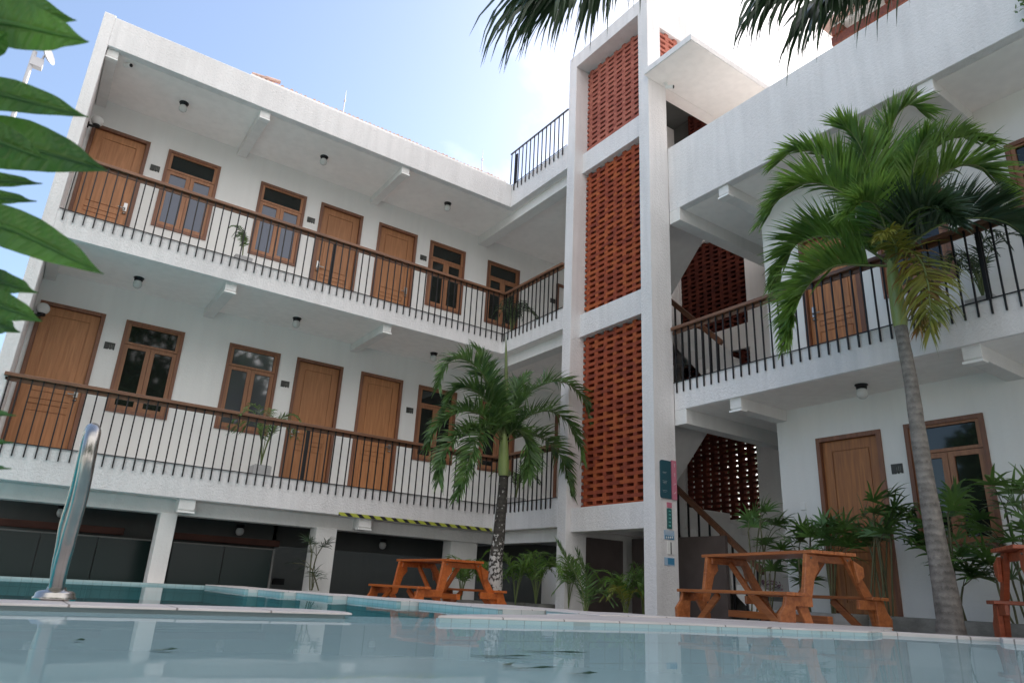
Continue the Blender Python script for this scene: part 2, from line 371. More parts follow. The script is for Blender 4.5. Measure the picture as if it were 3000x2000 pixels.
for low, nm in ((True, 'water_shallow'), (False, 'water_deep')):
    b = MB(); pl = clip(pool, low); b.add([(x, y, ZW) for x, y in pl], [list(range(len(pl)))])
    tag(b.build('pool_water', nm), kind='structure')

# copings
def slab(poly, z0, z1, mtop, mside=None, name='pool_coping'):
    b = MB(); n = len(poly)
    b.add([(x, y, z1) for x, y in poly] + [(x, y, z0) for x, y in poly], [list(range(n))] + [(i, i + n, (i + 1) % n + n, (i + 1) % n) for i in range(n)])
    o = b.build(name, mtop, bevel=.008); tag(o, kind='structure'); return o
Ld = [AX(0, 1778, 2, ZW), AX(700, 1803, 2, ZW), AX(1020, 1812, 2, ZW)]
yL0, yL1 = Ld[0].y, Ld[2].y
# divider wall with its coping
b = MB(); b.box(-15, Ld[2].x, yL1 + .06, yL1 + .30, -2.2, ZC - .0105)
tag(b.build('pool_divider', 'pool_band'), kind='structure')
slab([(-15, yL1 + .02), (Ld[2].x + .02, yL1 + .0), (Ld[2].x + .05, yL1 + .16), (Ld[2].x - .12, yL1 + .34), (-15, yL1 + .36)], ZC - .010, ZC, 'coping')
b = MB(); b.box(Ld[2].x, front[0][0] + .2, yL1 + .08, yL1 + .26, -2.2, ZW - .03)
tag(b.build('pool_curb', 'pool_band_white'), kind='structure')
# far edge along the left wing
b = MB(); b.box(-15, 2.75, PYF - .0, PYF + .06, -2.2, ZC + .0); tag(b.build('pool_far_wall', 'pool_band'), kind='structure')
slab([(-15, PYF + .02), (3.2, PYF + .02), (3.2, PYF + .3), (-15, PYF + .3)], G + .001, ZC - .003, 'coping')
# stepped right edge of the deep pool
zig = [(2.45, PYF), (2.45, 8.9), (2.60, 8.9), (2.60, 8.06), (2.77, 8.06), (2.77, 7.09), (2.96, 7.09), (2.96, 5.97), (3.17, 5.97), (3.17, 4.69), (3.61, 4.69), (3.61, 4.05)]
for i in range(0, len(zig) - 1, 2):
    (x0, y1), (_, y0) = zig[i], zig[i + 1]
    b = MB(); b.box(x0 - .012, x0 + .03, y0 - .0, y1 - .02, -2.2, ZC + .0045); tag(b.build('pool_edge_tiles', 'pool_band'), kind='structure')
    b = MB(); b.box(x0 + .031, (zig[i + 2][0] if i + 2 < len(zig) else x0 + .3) + .3, y0 - .004, y0 + .03, -2.2, ZC + .0045); tag(b.build('pool_edge_tiles', 'pool_band_white'), kind='structure')
    xn = zig[i + 2][0] if i + 2 < len(zig) else x0 + .3
    w = .30 + .22 * (1 - (y0 - 4) / 7)
    slab([(x0 - .014, y0 - .006), (xn + w, y0 - .006), (xn + w, y1 + .0), (x0 - .014, y1 + .0)], ZC + .005, ZC + .013, 'coping')
    b = MB(); b.box(x0 + .032, xn + w - .01, y0 + .031, y1 - .001, G, ZC + .0044); tag(b.build('pool_rim', 'concrete_light'), kind='structure')
# near right slab
bk = [AX(1600, 1797, 2, ZC), AX(1928, 1804, 2, ZC), AX(2300, 1822, 2, ZC), AX(2616, 1838, 2, ZC)]
near_poly = [front[0], front[1], front[2], (endb.x, endb.y), (endb.x + .15, endb.y + .12)] + [(p.x, p.y) for p in bk[::-1]] + [(3.3, 4.06), (2.2, front[0][1] + .25)]
slab(near_poly, ZC - .008, ZC + .004, 'coping')
slab([(x * .998 + .012, y + .012) for x, y in near_poly], -.34, ZC - .0085, 'concrete_light', name='pool_rim')
b = MB()
for (x0, y0), (x1, y1) in zip(near_poly[:3], near_poly[1:4]):
    n_ = Vector((y1 - y0, -(x1 - x0), 0)).normalized() * -.012
    b.prism([(x0 + n_.x, y0 + n_.y, ZC - .0085), (x1 + n_.x, y1 + n_.y, ZC - .0085), (x1 + n_.x, y1 + n_.y, -.9), (x0 + n_.x, y0 + n_.y, -.9)], (-n_.x * 3, -n_.y * 3, 0))
tag(b.build('pool_edge_tiles', 'pool_band'), kind='structure')
# lower strip on the right and the near block
d_ = Vector((strip1.x - strip0.x, strip1.y - strip0.y, 0)).normalized(); nn = Vector((-d_.y, d_.x, 0))
if nn.y < 0: nn = -nn
e1 = strip1 + d_ * 1.6
slab([(strip0.x - .3, strip0.y + .08), (strip0.x, strip0.y), (e1.x, e1.y), (e1.x + nn.x * .22, e1.y + nn.y * .22), (strip0.x + nn.x * .22, strip0.y + nn.y * .22)], -.8, ZC - .004, 'coping')
p0 = AX(2936, 1870, 2, ZC)
slab([(p0.x, p0.y), (p0.x + .35, p0.y - .9), (p0.x + 2.0, p0.y - .9), (p0.x + 1.9, p0.y + .1), (p0.x + .25, p0.y + .12)], -.8, ZC + .004, 'coping')
# floating leaves on the water
for i, (u, v, ln, w, a) in enumerate([(1464, 1921, .09, .014, .25), (1610, 1908, .12, .012, .0), (1546, 1956, .075, .008, .35), (1490, 1945, .03, .01, 1), (1700, 1972, .04, .006, .1), (480, 1903, .03, .012, .4), (230, 1875, .015, .01, 0)]):
    p = AX(u, v, 2, ZW + .004); b = MB()
    dx = Vector((math.cos(-.6 + a), math.sin(-.6 + a), 0)); dy = Vector((-dx.y, dx.x, 0))
    b.add([p - dx * ln, p - dx * ln * .3 + dy * w, p + dx * ln * .5 + dy * w * .8, p + dx * ln + Vector((0, 0, .004)), p + dx * ln * .5 - dy * w * .7 + Vector((0, 0, .006)), p - dx * ln * .3 - dy * w], [(0, 1, 2, 3, 4, 5)])
    o = b.build('floating_leaf', 'leaf_dark')
    tag(o, ['small dark leaf floating below the left picnic table reflection', 'long thin dark leaf floating in front of the palm reflection', 'thin curled leaf nearest the bottom of the photo', 'tiny dark leaf scrap beside the first floating leaf',
            'faint thin leaf far right of the floating leaves', 'small round leaf floating left of the column reflection', 'tiny leaf speck beside the handrail reflection'][i], 'leaf', 'leaves floating on the shallow pool')

# ------------------------------------------------------------------ doors and windows (local: wall plane y=0, facing -y, x right, z up from sill)
def grid_frame(b, rects_outer, holes, y0, y1):
    x0, x1, z0, z1 = rects_outer
    xs = sorted({x0, x1} | {h[0] for h in holes} | {h[1] for h in holes}); zs = sorted({z0, z1} | {h[2] for h in holes} | {h[3] for h in holes})
    for i in range(len(xs) - 1):
        for j in range(len(zs) - 1):
            cx = (xs[i] + xs[i + 1]) / 2; cz = (zs[j] + zs[j + 1]) / 2
            if any(h[0] < cx < h[1] and h[2] < cz < h[3] for h in holes): continue
            b.add([(xs[i], y0, zs[j]), (xs[i + 1], y0, zs[j]), (xs[i + 1], y0, zs[j + 1]), (xs[i], y0, zs[j + 1])], [(0, 1, 2, 3)])
    for h in holes + [rects_outer]:
        a, c, d, e = h
        b.add([(a, y0, d), (c, y0, d), (c, y0, e), (a, y0, e), (a, y1, d), (c, y1, d), (c, y1, e), (a, y1, e)], [(0, 1, 5, 4), (1, 2, 6, 5), (2, 3, 7, 6), (3, 0, 4, 7)])
def make_door(w, h, side, parent, leafm='door_wood'):
    b = MB(); f = .055
    grid_frame(b, (0, w, 0, h), [(f, w - f, -.001, h - f)], -.025, .12)
    fr = b.build('door', 'frame_wood', parent)
    lw = w - 2 * f - .006; lh = h - f - .003; x0 = f + .003
    b = MB(); yl = .035; st = .13
    holes = [(x0 + st, x0 + lw - st, lh * .42, lh - st), (x0 + st, x0 + lw - st, lh * .335, lh * .375), (x0 + st, x0 + lw - st, .12, lh * .295)]
    grid_frame(b, (x0, x0 + lw, 0, lh), holes, yl, yl + .012)
    for a, c, d, e in holes:
        g = .012
        b.add([(a, yl + .012, d), (c, yl + .012, d), (c, yl + .012, e), (a, yl + .012, e)], [(0, 1, 2, 3)])
        b.box(a + g, c - g, yl + .0, yl + .012, d + g, e - g)
    b.box(x0, x0 + lw, yl + .0125, yl + .04, 0, lh)
    b.build('door_leaf', leafm, fr)
    b = MB(); hx = (x0 + lw - .07) if side > 0 else (x0 + .07); hz = h * .415
    b.box(hx - .028, hx + .028, yl - .016, yl, hz - .02, hz + .13)
    b.box(hx - .014, hx + .014, yl - .018, yl - .016, hz + .05, hz + .10)
    b.tube([(hx, yl - .012, hz + .015), (hx, yl - .05, hz + .015), (hx - side * .11, yl - .055, hz + .013)], .011, 8)
    b.lathe([(.0, .0), (.03, .004), (.03, .02), (0, .024)], (hx, yl - .01, hz - .075), 12)
    b.build('door_handle', 'chrome', fr)
    return fr
def make_window(w, h, parent, pane='pane_dark', top='pane_dark'):
    b = MB(); f = .05; th = h * .225; bar = .045
    grid_frame(b, (0, w, 0, h), [(f, w - f, f, h - f)], -.022, .10)
    fr = b.build('window', 'frame_wood', parent)
    b = MB(); zt = h - f - th
    grid_frame(b, (f, w - f, zt, h - f), [(f + bar, w - f - bar, zt + bar * .8, h - f - bar * .6)], .0, .04)
    m_ = w / 2; sb = .065
    for a, c in ((f, m_ - .003), (m_ + .003, w - f)):
        grid_frame(b, (a, c, f, zt - .006), [(a + sb, c - sb, f + sb * 1.1, zt - sb)], .008, .045)
    b.build('sash', 'sash_wood', fr)
    for qi, (a, c, d, e) in enumerate(((f + bar, w - f - bar, zt + bar * .8, h - f - bar * .6), (f + sb, m_ - .003 - sb, f + sb * 1.1, zt - sb), (m_ + .003 + sb, w - f - sb, f + sb * 1.1, zt - sb))):
        b = MB(); b.add([(a - .004, .03, d - .004), (c + .004, .03, d - .004), (c + .004, .03, e + .004), (a - .004, .03, e + .004)], [(0, 1, 2, 3)])
        b.build('window_pane', pane if qi else top, fr)
    return fr
PROT = empty('prototype_root')
door_a = make_door(.90, 2.36, 1, PROT); door_b = make_door(.90, 2.36, -1, PROT)
win_a = make_window(.90, 1.52, PROT, 'pane_dark'); win_b = make_window(.90, 1.52, PROT, 'pane_sky_blue'); win_c = make_window(.90, 1.52, PROT, 'pane_bright', 'pane_bright')
door_r = make_door(.88, 2.18, -1, PROT, 'door_wood_shaded'); win_r = make_window(.88, 1.45, PROT, 'pane_dark')
door_r2 = make_door(.86, 2.05, -1, PROT, 'door_wood_shaded')
def put(proto, parent, loc, rz=0):
    c = copy_tree(proto); c.parent = parent; c.matrix_parent_inverse = world(parent).inverted()
    c.matrix_basis = Matrix.Translation(Vector(loc)) @ Matrix.Rotation(rz, 4, 'Z')
    return c

def wall_holes(b, s0, s1, z0, z1, holes, T, dep=.14):
    tmp = MB(); grid_frame(tmp, (s0, s1, z0, z1), holes, 0, dep)
    b.add([T(*p) for p in tmp.v], tmp.f)

# ------------------------------------------------------------------ left wing
LW = empty('hotel_wing', (3.3, 12.5, G))
tag(LW, 'long white two gallery hotel wing with wooden doors standing behind the deep pool', 'building')
xl = -.42; xend = 11.5
doors2 = [(-.36, door_a), (3.68, door_b), (4.94, door_a)]
wins2 = [(.84, win_b), (2.48, win_b), (6.16, win_a), (7.66, win_a)]
doors1 = [(-.36, door_a), (3.69, door_b), (4.96, door_a)]
wins1 = [(.84, win_a), (2.48, win_c), (6.22, win_a), (7.74, win_a)]
for lvl, (F, C, ds, ws, dtop, wtop) in enumerate([(FL1, SL2, doors1, wins1, 3.87, 3.86), (FL2, SL3, doors2, wins2, 7.13, 7.13)]):
    holes = [(x, x + .90, F, dtop) for x, _ in ds] + [(x, x + .90, wtop - 1.52, wtop) for x, _ in ws]
    b = MB(); wall_holes(b, xl, xend, F, C + .05, holes, lambda x, y, z: (x, YB + y, z), .16)
    b.box(xl, xend, YB + .45, YB + .5, F, C)
    b.build('wall', 'wall_paint', LW)
    for x, pr in ds:
        c = put(pr, LW, (x, YB, dtop - 2.36))
        if dtop - 2.36 > F + .01: pass
    for x, pr in ws: put(pr, LW, (x, YB, wtop - 1.52))
# galleries, beams, parapet
for z0, z1, nm in ((SL1, FL1, 'gallery_slab'), (SL2, FL2, 'gallery_slab')):
    b = MB(); b.box(xl, XT + .001, YF, YB + .4, z0, z1); b.box(XT + .001, xend, TY1 + .0, YB + .4, z0 + .0, z1)
    b.build(nm, 'stucco', LW, bevel=.006)
    b = MB(); b.box(xl + .01, xend - .01, YF + .03, YB - .001, z0 - .004, z0 + .02); b.box(XT + .03, xend - .01, TY1 + .005, YF + .03, z0 - .004, z0 + .02)
    b.build('soffit', 'soffit', LW)
b = MB()
b.box(xl, XT + .0, YF, YF + .14, SL3, PT3 + .05)
b.box(XT, XT + .14, TY1 - .0, YF + .14, SL3, PT3 + .03)
b.build('parapet', 'stucco', LW, bevel=.008)
b = MB(); b.box(xl + .02, xend, YF + .14, YB + 4, SL3 - .003, SL3 + .25); b.box(XT + .14, xend, TY1, YF + .14, SL3 - .003, SL3 + .25)
b.build('roof_slab', 'soffit', LW)
# left end fin wall
b = MB(); b.box(xl - .16, xl, YF - .0, YB + .3, SL1, PT3 + .08); b.box(xl - .16, xl, YB + .3, 17, G, PT3 - .3)
b.build('end_wall', 'stucco', LW, bevel=.01)
# ceiling beams with bevelled white ends
def yz_beam(x0, x1, ytip, yback, ztop, dep, lip=.03):
    prof = [(ytip, ztop), (ytip, ztop - dep * .82), (ytip + .035, ztop - dep), (yback, ztop - dep), (yback, ztop)]
    b = MB(); b.prism([(x0, y, z) for y, z in prof], (x1 - x0, 0, 0)); return b
for ztop in (SL2 + .0, SL3 + .0):
    for x0, x1 in ((-.41, -.25), (1.96, 2.13), (4.68, 4.84)):
        yz_beam(x0, x1, YF + .07, YB, ztop, .15).build('ceiling_beam', 'wall_paint_warm', LW, bevel=.006)
        bb = MB(); bb.box(x0 - .006, x1 + .006, YF + .05, YF + .15, ztop - .17, ztop - .145); bb.build('beam_lip', 'white_plastic', LW)
for x0, x1 in ((1.92, 2.14), (4.64, 4.86)):
    yz_beam(x0, x1, YF + .03, YF + .5, SL1 - .0, .17).build('ceiling_beam', 'wall_paint_warm', LW, bevel=.006)
    bb = MB(); bb.box(x0 - .006, x1 + .006, YF + .012, YF + .13, SL1 - .19, SL1 - .165); bb.build('beam_lip', 'white_plastic', LW)
for z in (SL1, SL2, SL3):
    b = MB(); b.box(XT + .17, XT + .42, TY1 + .001, YB - .001, z - .21, z - .001); b.build('ceiling_beam', 'wall_paint_warm', LW, bevel=.006)
# understorey: column line, beam, columns, dim back wall
b = MB(); b.box(xl, XT + .17, YF + .27, YF + .55, .79, SL1 - .006); b.build('ceiling_beam', 'wall_paint_warm', LW, bevel=.006)
for x0, x1 in ((1.745, 1.965), (4.02, 4.36), (6.55, 7.10)):
    dy = 0 if x0 < 6 else .12
    b = MB(); b.box(x0, x1, YF + .2 + dy, YF + .5 + dy, G, .80); b.build('column', 'wall_paint_warm', LW, bevel=.008)
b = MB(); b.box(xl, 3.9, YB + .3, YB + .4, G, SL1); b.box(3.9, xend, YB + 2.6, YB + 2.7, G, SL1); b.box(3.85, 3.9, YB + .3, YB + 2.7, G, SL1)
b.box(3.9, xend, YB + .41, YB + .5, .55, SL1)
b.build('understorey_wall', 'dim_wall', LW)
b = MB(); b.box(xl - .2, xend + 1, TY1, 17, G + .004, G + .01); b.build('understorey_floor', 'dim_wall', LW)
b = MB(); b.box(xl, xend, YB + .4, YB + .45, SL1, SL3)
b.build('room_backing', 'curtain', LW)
b = MB(); b.box(xend, xend + .2, TY1 - .0, 17, G, SL3); b.build('end_wall', 'wall_paint', LW)
# tiled roof edge peeking over the parapet
b = MB(); n_ = 64; x0 = 1.7; x1 = 7.15
for i in range(n_):
    xa = x0 + (x1 - x0) * i / n_; w = (x1 - x0) / n_
    hump = .03 + .012 * random.random(); ze = 8.315 + random.uniform(-.012, .012)
    prof = [(xa, ze - .01), (xa + w * .25, ze + hump * .7), (xa + w * .5, ze + hump), (xa + w * .75, ze + hump * .7), (xa + w, ze - .01)]
    vs = [(x, YF + .16, z) for x, z in prof] + [(x, YF + 3.5, z + 1.5) for x, z in prof]
    b.add(vs, [(k, k + 1, k + 6, k + 5) for k in range(4)] + [(0, 1, 2, 3, 4)], tone=.5)
for (xa, za) in ((1.72, 8.38), (1.95, 8.42)):
    b.tube([(xa, YF + .2, za - .03), (xa + .26, YF + .2, za)], .035, 8)
b.build('roof_tiles', 'tile_red', LW)
b = MB(); b.box(x0, x1, YF + .15, YF + .2, 8.15, 8.315); b.build('roof_eave', 'wall_paint_warm', LW)

put(door_a, LW, (9.66, YB - .03, 7.13 - 2.36))
put(door_a, LW, (9.75, YB - .03, 3.87 - 2.36))

# ------------------------------------------------------------------ brick lattice
def lattice(plane, a0, a1, z0, z1, off, thick, px=.222, pz=.112, gap=.135, gh=.056):
    """open lattice of bricks: plane 'x' (spans y a0..a1 at x=off) or 'y' (spans x)."""
    b = MB()
    def bx(s0, s1, za, zb, t):
        tn = random.random(); j = random.uniform(-.004, .004)
        if plane == 'x': b.box(off + j, off + thick + j, s0, s1, za, zb, tone=tn)
        else: b.box(s0, s1, off + j, off + thick + j, za, zb, tone=tn)
    nz = max(1, round((z1 - z0) / pz)); pz = (z1 - z0) / nz; nx = (a1 - a0) / px
    for r in range(nz):
        za = z0 + r * pz; hs = pz - gh
        s = a0 - (px * .5 if r % 2 else 0)
        while s < a1 - .001:
            e = min(s + px, a1); st = max(s, a0)
            if e > st: bx(st + .002, e - .002, za + .001, za + hs - .001, 0)
            s += px
        k = 0; s = a0 - (px - gap) / 2
        while s < a1:
            e = min(s + (px - gap), a1); st = max(s, a0)
            if e > st + .01: bx(st, e, za + hs - .002, za + pz + .0005, 0)
            s += px
    return b

# ------------------------------------------------------------------ stair tower
TW = empty('stair_tower', (8.6, 8, G))
tag(TW, 'white stair tower with three tall open red brick screens between the two wings', 'tower')
b = MB(); b.box(XT, XT + .425, TY0, TY0 + .225, G, 8.45); b.box(XT, XT + .31, TY0, TY0 + .225, 8.45, 9.87); b.build('column', 'stucco', TW)
b = MB(); b.box(XT, XT + .425, TY1 - .22, TY1, G, 9.87); b.build('column', 'stucco', TW, bevel=.008)
b = MB(); b.box(XT + .0, XT + .425, TY0, TY1, 9.87, 10.18); b.build('top_beam', 'stucco', TW, bevel=.008)
XS = XT + .30
for z0, z1 in ((7.49, 7.92), (4.2, 4.62)):
    b = MB(); b.box(XT + .2, XT + .42, TY0 + .224, TY1 - .219, z0, z1); b.build('cross_beam', 'stucco', TW, bevel=.006)
b = MB(); b.box(XT + .1, XT + .42, TY0 + .224, TY1 - .219, .92, 1.29); b.build('cross_beam', 'stucco', TW, bevel=.006)
for z0, z1, mm in ((7.92, 9.87, 'brick_pink'), (4.62, 7.49, 'brick'), (1.29, 4.2, 'brick')):
    lattice('x', TY0 + .225, TY1 - .22, z0 + .002, z1 - .004, XS, .20, px=.229, pz=.1075, gap=.15, gh=.05).build('brick_screen', mm, TW)
# side wall above the canopy with small brick opening
b = MB(); wall_holes(b, XT + .312, 8.36, 8.46, 10.17, [(XT + .31, 8.2, 8.94, 9.60)], lambda x, y, z: (x, TY0 + .003 + y, z), .16)
b.box(XT + .425, 8.34, TY0 + .17, TY1, 10.0, 10.14)
b.build('head_wall', 'stucco', TW)
lattice('y', XT + .31, 8.2, 8.945, 9.595, TY0 + .04, .10, pz=.108).build('brick_screen', 'brick_pink', TW)
b = MB(); b.box(XT - .10, 9.9, 5.93, TY0 - .001, 8.345, 8.455); b.build('canopy', 'stucco', TW, bevel=.006)
b = MB(); b.box(XT - .08, 9.88, 5.95, TY0 - .003, 8.335, 8.344); b.box(XT + .428, 9.88, TY0 + .003, TY0 + .22, 8.335, 8.45); b.build('soffit', 'soffit', TW)
b = MB(); b.box(XT + .43, 10.5, 9.22, 9.32, G, 9.99); b.build('inner_wall', 'wall_paint_warm', TW)
# far stair wall with lattice screens
b = MB(); XW = 10.3
wall_holes(b, 5.9, 9.22, G, 8.33, [(7.58, 9.2, 1.36, 3.1), (7.58, 9.2, 3.75, 4.40), (7.58, 9.2, 4.87, 6.9), (7.3, 9.2, 7.6, 8.3)], lambda s_, y, z: (XW + y, s_, z), .2)
b.build('inner_wall', 'wall_paint_warm', TW)
for z0, z1 in ((1.362, 3.098), (3.752, 4.398), (4.872, 6.898), (7.602, 8.298)):
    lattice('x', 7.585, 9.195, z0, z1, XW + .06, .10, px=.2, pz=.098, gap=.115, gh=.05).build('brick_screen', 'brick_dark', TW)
b = MB(); b.box(XW, XW + .2, 7.45, 9.215, 8.331, 9.99); b.box(8.345, XW + .25, 7.45, 9.32, 10.0, 10.13); b.box(XT + .43, 8.36, TY1 + .002, 9.32, 10.0, 10.13); b.build('inner_wall', 'dim_wall', TW)  # upper wall plus unseen roof pieces added to keep the stair head dark
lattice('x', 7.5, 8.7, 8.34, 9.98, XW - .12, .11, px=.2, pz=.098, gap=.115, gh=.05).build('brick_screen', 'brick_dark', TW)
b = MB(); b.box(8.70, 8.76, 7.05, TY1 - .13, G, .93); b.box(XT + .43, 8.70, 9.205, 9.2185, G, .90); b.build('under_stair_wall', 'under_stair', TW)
b = MB(); b.box(XW + .5, XW + .6, 5.9, TY1, 2.95, 8.3); b.build('light_block_wall', 'dim_wall', TW)  # unseen wall added behind the upper screens to keep their holes dark
# beams over the stair mouth
for zt in (RS1, RS2):
    b = MB(); b.box(XR, XW, TY0 - .22, TY0 - .001, zt - .22, zt - .001); b.build('cross_beam', 'wall_paint_warm', TW, bevel=.006)
# stair flights
def flight(x0, x1, ya, yb, za, zb, n=9):
    b = MB(); prof = []
    for i in range(n):
        y = ya + (yb - ya) * i / n; y2 = ya + (yb - ya) * (i + 1) / n; z = za + (zb - za) * (i + 1) / n
        prof += [(y, z), (y2, z)]
    prof += [(yb, zb - .18), (ya + (yb - ya) * .06, za - .0)]
    b.prism([(x0, y, z) for y, z in prof], (x1 - x0, 0, 0)); return b
for k, (z0, zm, z1) in enumerate(((G + .01, FL1, RF1), (RF1, FL2, 6.3))):
    flight(8.85, 10.25, 6.35 if k == 0 else TY0, 8.4, z0, zm).build('stair_flight', 'wall_paint_warm', TW)
    flight(7.66, 8.75, 8.4, TY0 + .05, zm, z1).build('stair_flight', 'wall_paint_warm', TW)
    b = MB(); b.box(XR, XW, 8.4, 9.215, zm - .18, zm); b.build('stair_landing', 'wall_paint_warm', TW)
# stair railings
def stair_rail(x, ya, za, yb, zb, label):
    t = empty('stair_railing', (x, ya, za - .9))
    b = MB(); b.beam((x, ya, za), (x, yb, zb), .06, .08); b.build('handrail', 'rail_wood', t)
    n = 9
    for i in range(n):
        f = (i + .5) / n; y = ya + (yb - ya) * f; z = za + (zb - za) * f
        b = MB(); b.box(x - .012, x + .012, y - .012, y + .012, z - .95, z - .03); b.build('baluster', 'black_metal', t)
    tag(t, label, 'railing')
stair_rail(8.82, 6.5, .42, 8.35, 1.95, 'brown stair handrail with black bars rising behind the column with the signs')
stair_rail(8.8, 7.0, 3.95, 8.35, 5.3, 'brown stair handrail with black bars on the upper flight')

# ------------------------------------------------------------------ right wing
RW = empty('hotel_wing', (9, 3, G))
tag(RW, 'white hotel wing on the right with a tall parapet and gallery behind the big palm', 'building')
YE = -2.0
b = MB(); b.box(XR, XW, YE, TY0 - .0, RS1, RF1); b.build('gallery_slab', 'stucco', RW, bevel=.006)
b = MB(); b.box(XR + .03, XW - .01, YE, TY0 - .003, RS1 - .004, RS1 + .02); b.build('soffit', 'soffit', RW)
b = MB(); b.box(XR, XR + .14, YE, TY0 - .0, RS2, RP2); b.build('parapet', 'stucco', RW, bevel=.01)
b = MB(); b.box(XR + .14, XW, YE, TY0 - .003, RS2 - .003, RS2 + .25); b.build('roof_slab', 'soffit', RW)
for z0, z1, dz, wz, dtop in ((G, RS1, [-.08], [2.14], 2.13), (RF1, RS2, [3.03], [5.3], 5.08)):
    ztopd = dtop; hd = 2.18 if z0 < 0 else 2.05
    ztw = 2.14 if z0 < 0 else 5.25
    dy = [5.41] if z0 < 0 else [5.40]
    wy = [4.24] if z0 < 0 else [4.26, 2.64]
    holes = [(-y, -y + (.88 if z0 < 0 else .86), max(z0, ztopd - hd), ztopd) for y in dy] + [(-y, -y + .88, ztw - 1.45, ztw) for y in wy]
    b = MB(); wall_holes(b, -6.0, -YE, z0, z1 + .02, holes, lambda s_, y, z: (XB + y, -s_, z), .16)
    b.build('wall', 'wall_paint', RW)
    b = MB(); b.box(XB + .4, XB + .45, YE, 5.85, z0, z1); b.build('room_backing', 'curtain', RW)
    for y in dy: put(door_r if z0 < 0 else door_r2, RW, (XB, y, ztopd - hd), -PI / 2)
    for y in wy: put(win_r, RW, (XB, y, ztw - 1.45), -PI / 2)
b = MB(); b.box(XB + .003, XW, 5.85, 5.997, G, RS1 - .002); b.box(XB + .003, XW, 5.85, 5.997, RF1, RS2 - .002); b.build('side_wall', 'wall_paint', RW)
def xz_beam(y0, y1, xtip, xback, ztop, dep):
    prof = [(xtip, ztop), (xtip, ztop - dep * .82), (xtip + .035, ztop - dep), (xback, ztop - dep), (xback, ztop)]
    b = MB(); b.prism([(x, y0, z) for x, z in prof], (0, y1 - y0, 0)); return b
for zt in (RS1, RS2):
    for yc in (5.92, 2.98, .1):
        xz_beam(yc - .09, yc + .09, XR + .04, XB, zt - .001, .16).build('ceiling_beam', 'wall_paint_warm', RW, bevel=.006)
        bb = MB(); bb.box(XR + .025, XR + .15, yc - .097, yc + .097, zt - .185, zt - .158); bb.build('beam_lip', 'white_plastic', RW)
# roof pavilion
PV = empty('roof_pavilion', (10, 3, RS2 + .25))
tag(PV, 'red brown timber pavilion roof with white ceiling above the right parapet', 'pavilion')
b = MB(); b.box(9.35, 12.5, -1, 4.85, 9.06, 9.12); b.build('ceiling', 'wall_paint_warm', PV)
for y in (4.78, 3.9, 3.0, 2.1, 1.2, .3):
    b = MB(); b.box(9.32, 12.5, y - .08, y + .08, 8.9, 9.058); b.build('rafter', 'roof_timber', PV)
for x in (9.42, 10.4, 11.4):
    b = MB(); b.box(x - .07, x + .07, -1, 4.9, 8.74, 8.898); b.build('roof_beam', 'roof_timber', PV)
for x, y in ((9.75, 4.35), (9.75, .8), (12, 4.35)):
    b = MB(); b.box(x - .1, x + .1, y - .1, y + .1, RS2 + .25, 8.74); b.build('post', 'roof_timber', PV)
b = MB()
for i in range(8): b.box(9.2 + i * .5, 9.72 + i * .5, -1.3, 5.0, 9.13 + i * .05, 9.17 + i * .05 + .012)
b.build('roof_tiles', 'tile_red', PV)

# ------------------------------------------------------------------ railings
def railing(axis, c, s0, s1, step, zf, ztop, label, cat='railing', wood='rail_wood', posts=(), group='gallery railings with wooden handrails', drop=.165, metal=False):
    mid = (s0 + s1) / 2
    t = empty('balcony_railing', (mid, c, zf) if axis == 'x' else (c, mid, zf))
    def bx(b, a0, a1, d0, d1, z0, z1):
        return b.box(a0, a1, c + d0, c + d1, z0, z1) if axis == 'x' else b.box(c + d0, c + d1, a0, a1, z0, z1)
    b = MB()
    if metal: bx(b, s0, s1, -.02, .012, ztop - .022, ztop)
    else: bx(b, s0, s1, -.055, .04, ztop - .05, ztop); bx(b, s0 + .01, s1 - .01, .0, .026, ztop - .105, ztop - .05)
    b.build('handrail', 'black_metal' if metal else wood, t, bevel=.008 if not metal else 0)
    b = MB(); bx(b, s0, s1, -.018, -.008, zf - .004, zf + .008); b.build('bottom_rail', 'black_metal', t)
    n = int(abs(s1 - s0) / step); b = MB(); sg = 1 if s1 > s0 else -1
    proto = None
    for i in range(n):
        a = s0 + sg * step * (i + .5)
        if proto is None:
            b = MB(); bx(b, a - .0085, a + .0085, -.03, -.013, zf - drop, ztop - .03); proto = b.build('baluster', 'black_metal', t)
        else:
            o = proto.copy(); COL.objects.link(o); dv = a - a0_
            o.matrix_basis = proto.matrix_basis @ Matrix.Translation((dv, 0, 0) if axis == 'x' else (0, dv, 0))
        if i == 0: a0_ = a
    for a in posts:
        b = MB(); bx(b, a - .028, a + .028, .0, .02, zf, ztop - .1); b.build('post', 'black_metal', t)
    tag(t, label, cat, group)
    return t
railing('x', YF - .0, -.47, XT + .02, .127, FL1, 2.345, 'long lower gallery railing with brown handrail above the pool', posts=(3.6,))
railing('x', YF - .0, -.41, XT + .02, .127, FL2, 5.65, 'long upper gallery railing with brown handrail below the roof eave', posts=(3.58,))
railing('y', XT - .0, YF, TY1, .127, FL1, 2.345, 'short lower railing behind the small palm beside the stair tower', wood='rail_wood_cross')
railing('y', XT - .0, YF, TY1, .127, FL2, 5.65, 'short upper railing running from the corner to the stair tower', wood='rail_wood_cross')
railing('y', XR - .0, TY0 - .01, -1.4, .127, RF1, 3.885, 'right gallery railing with brown handrail crossing behind the big palm', wood='rail_wood_cross', posts=(2.72,))
railing('y', XT - .0, YF + .1, TY1, .137, 8.16, 9.0, 'plain black roof terrace railing on the sky line left of the tower', posts=(10.88,), metal=True, group=None)

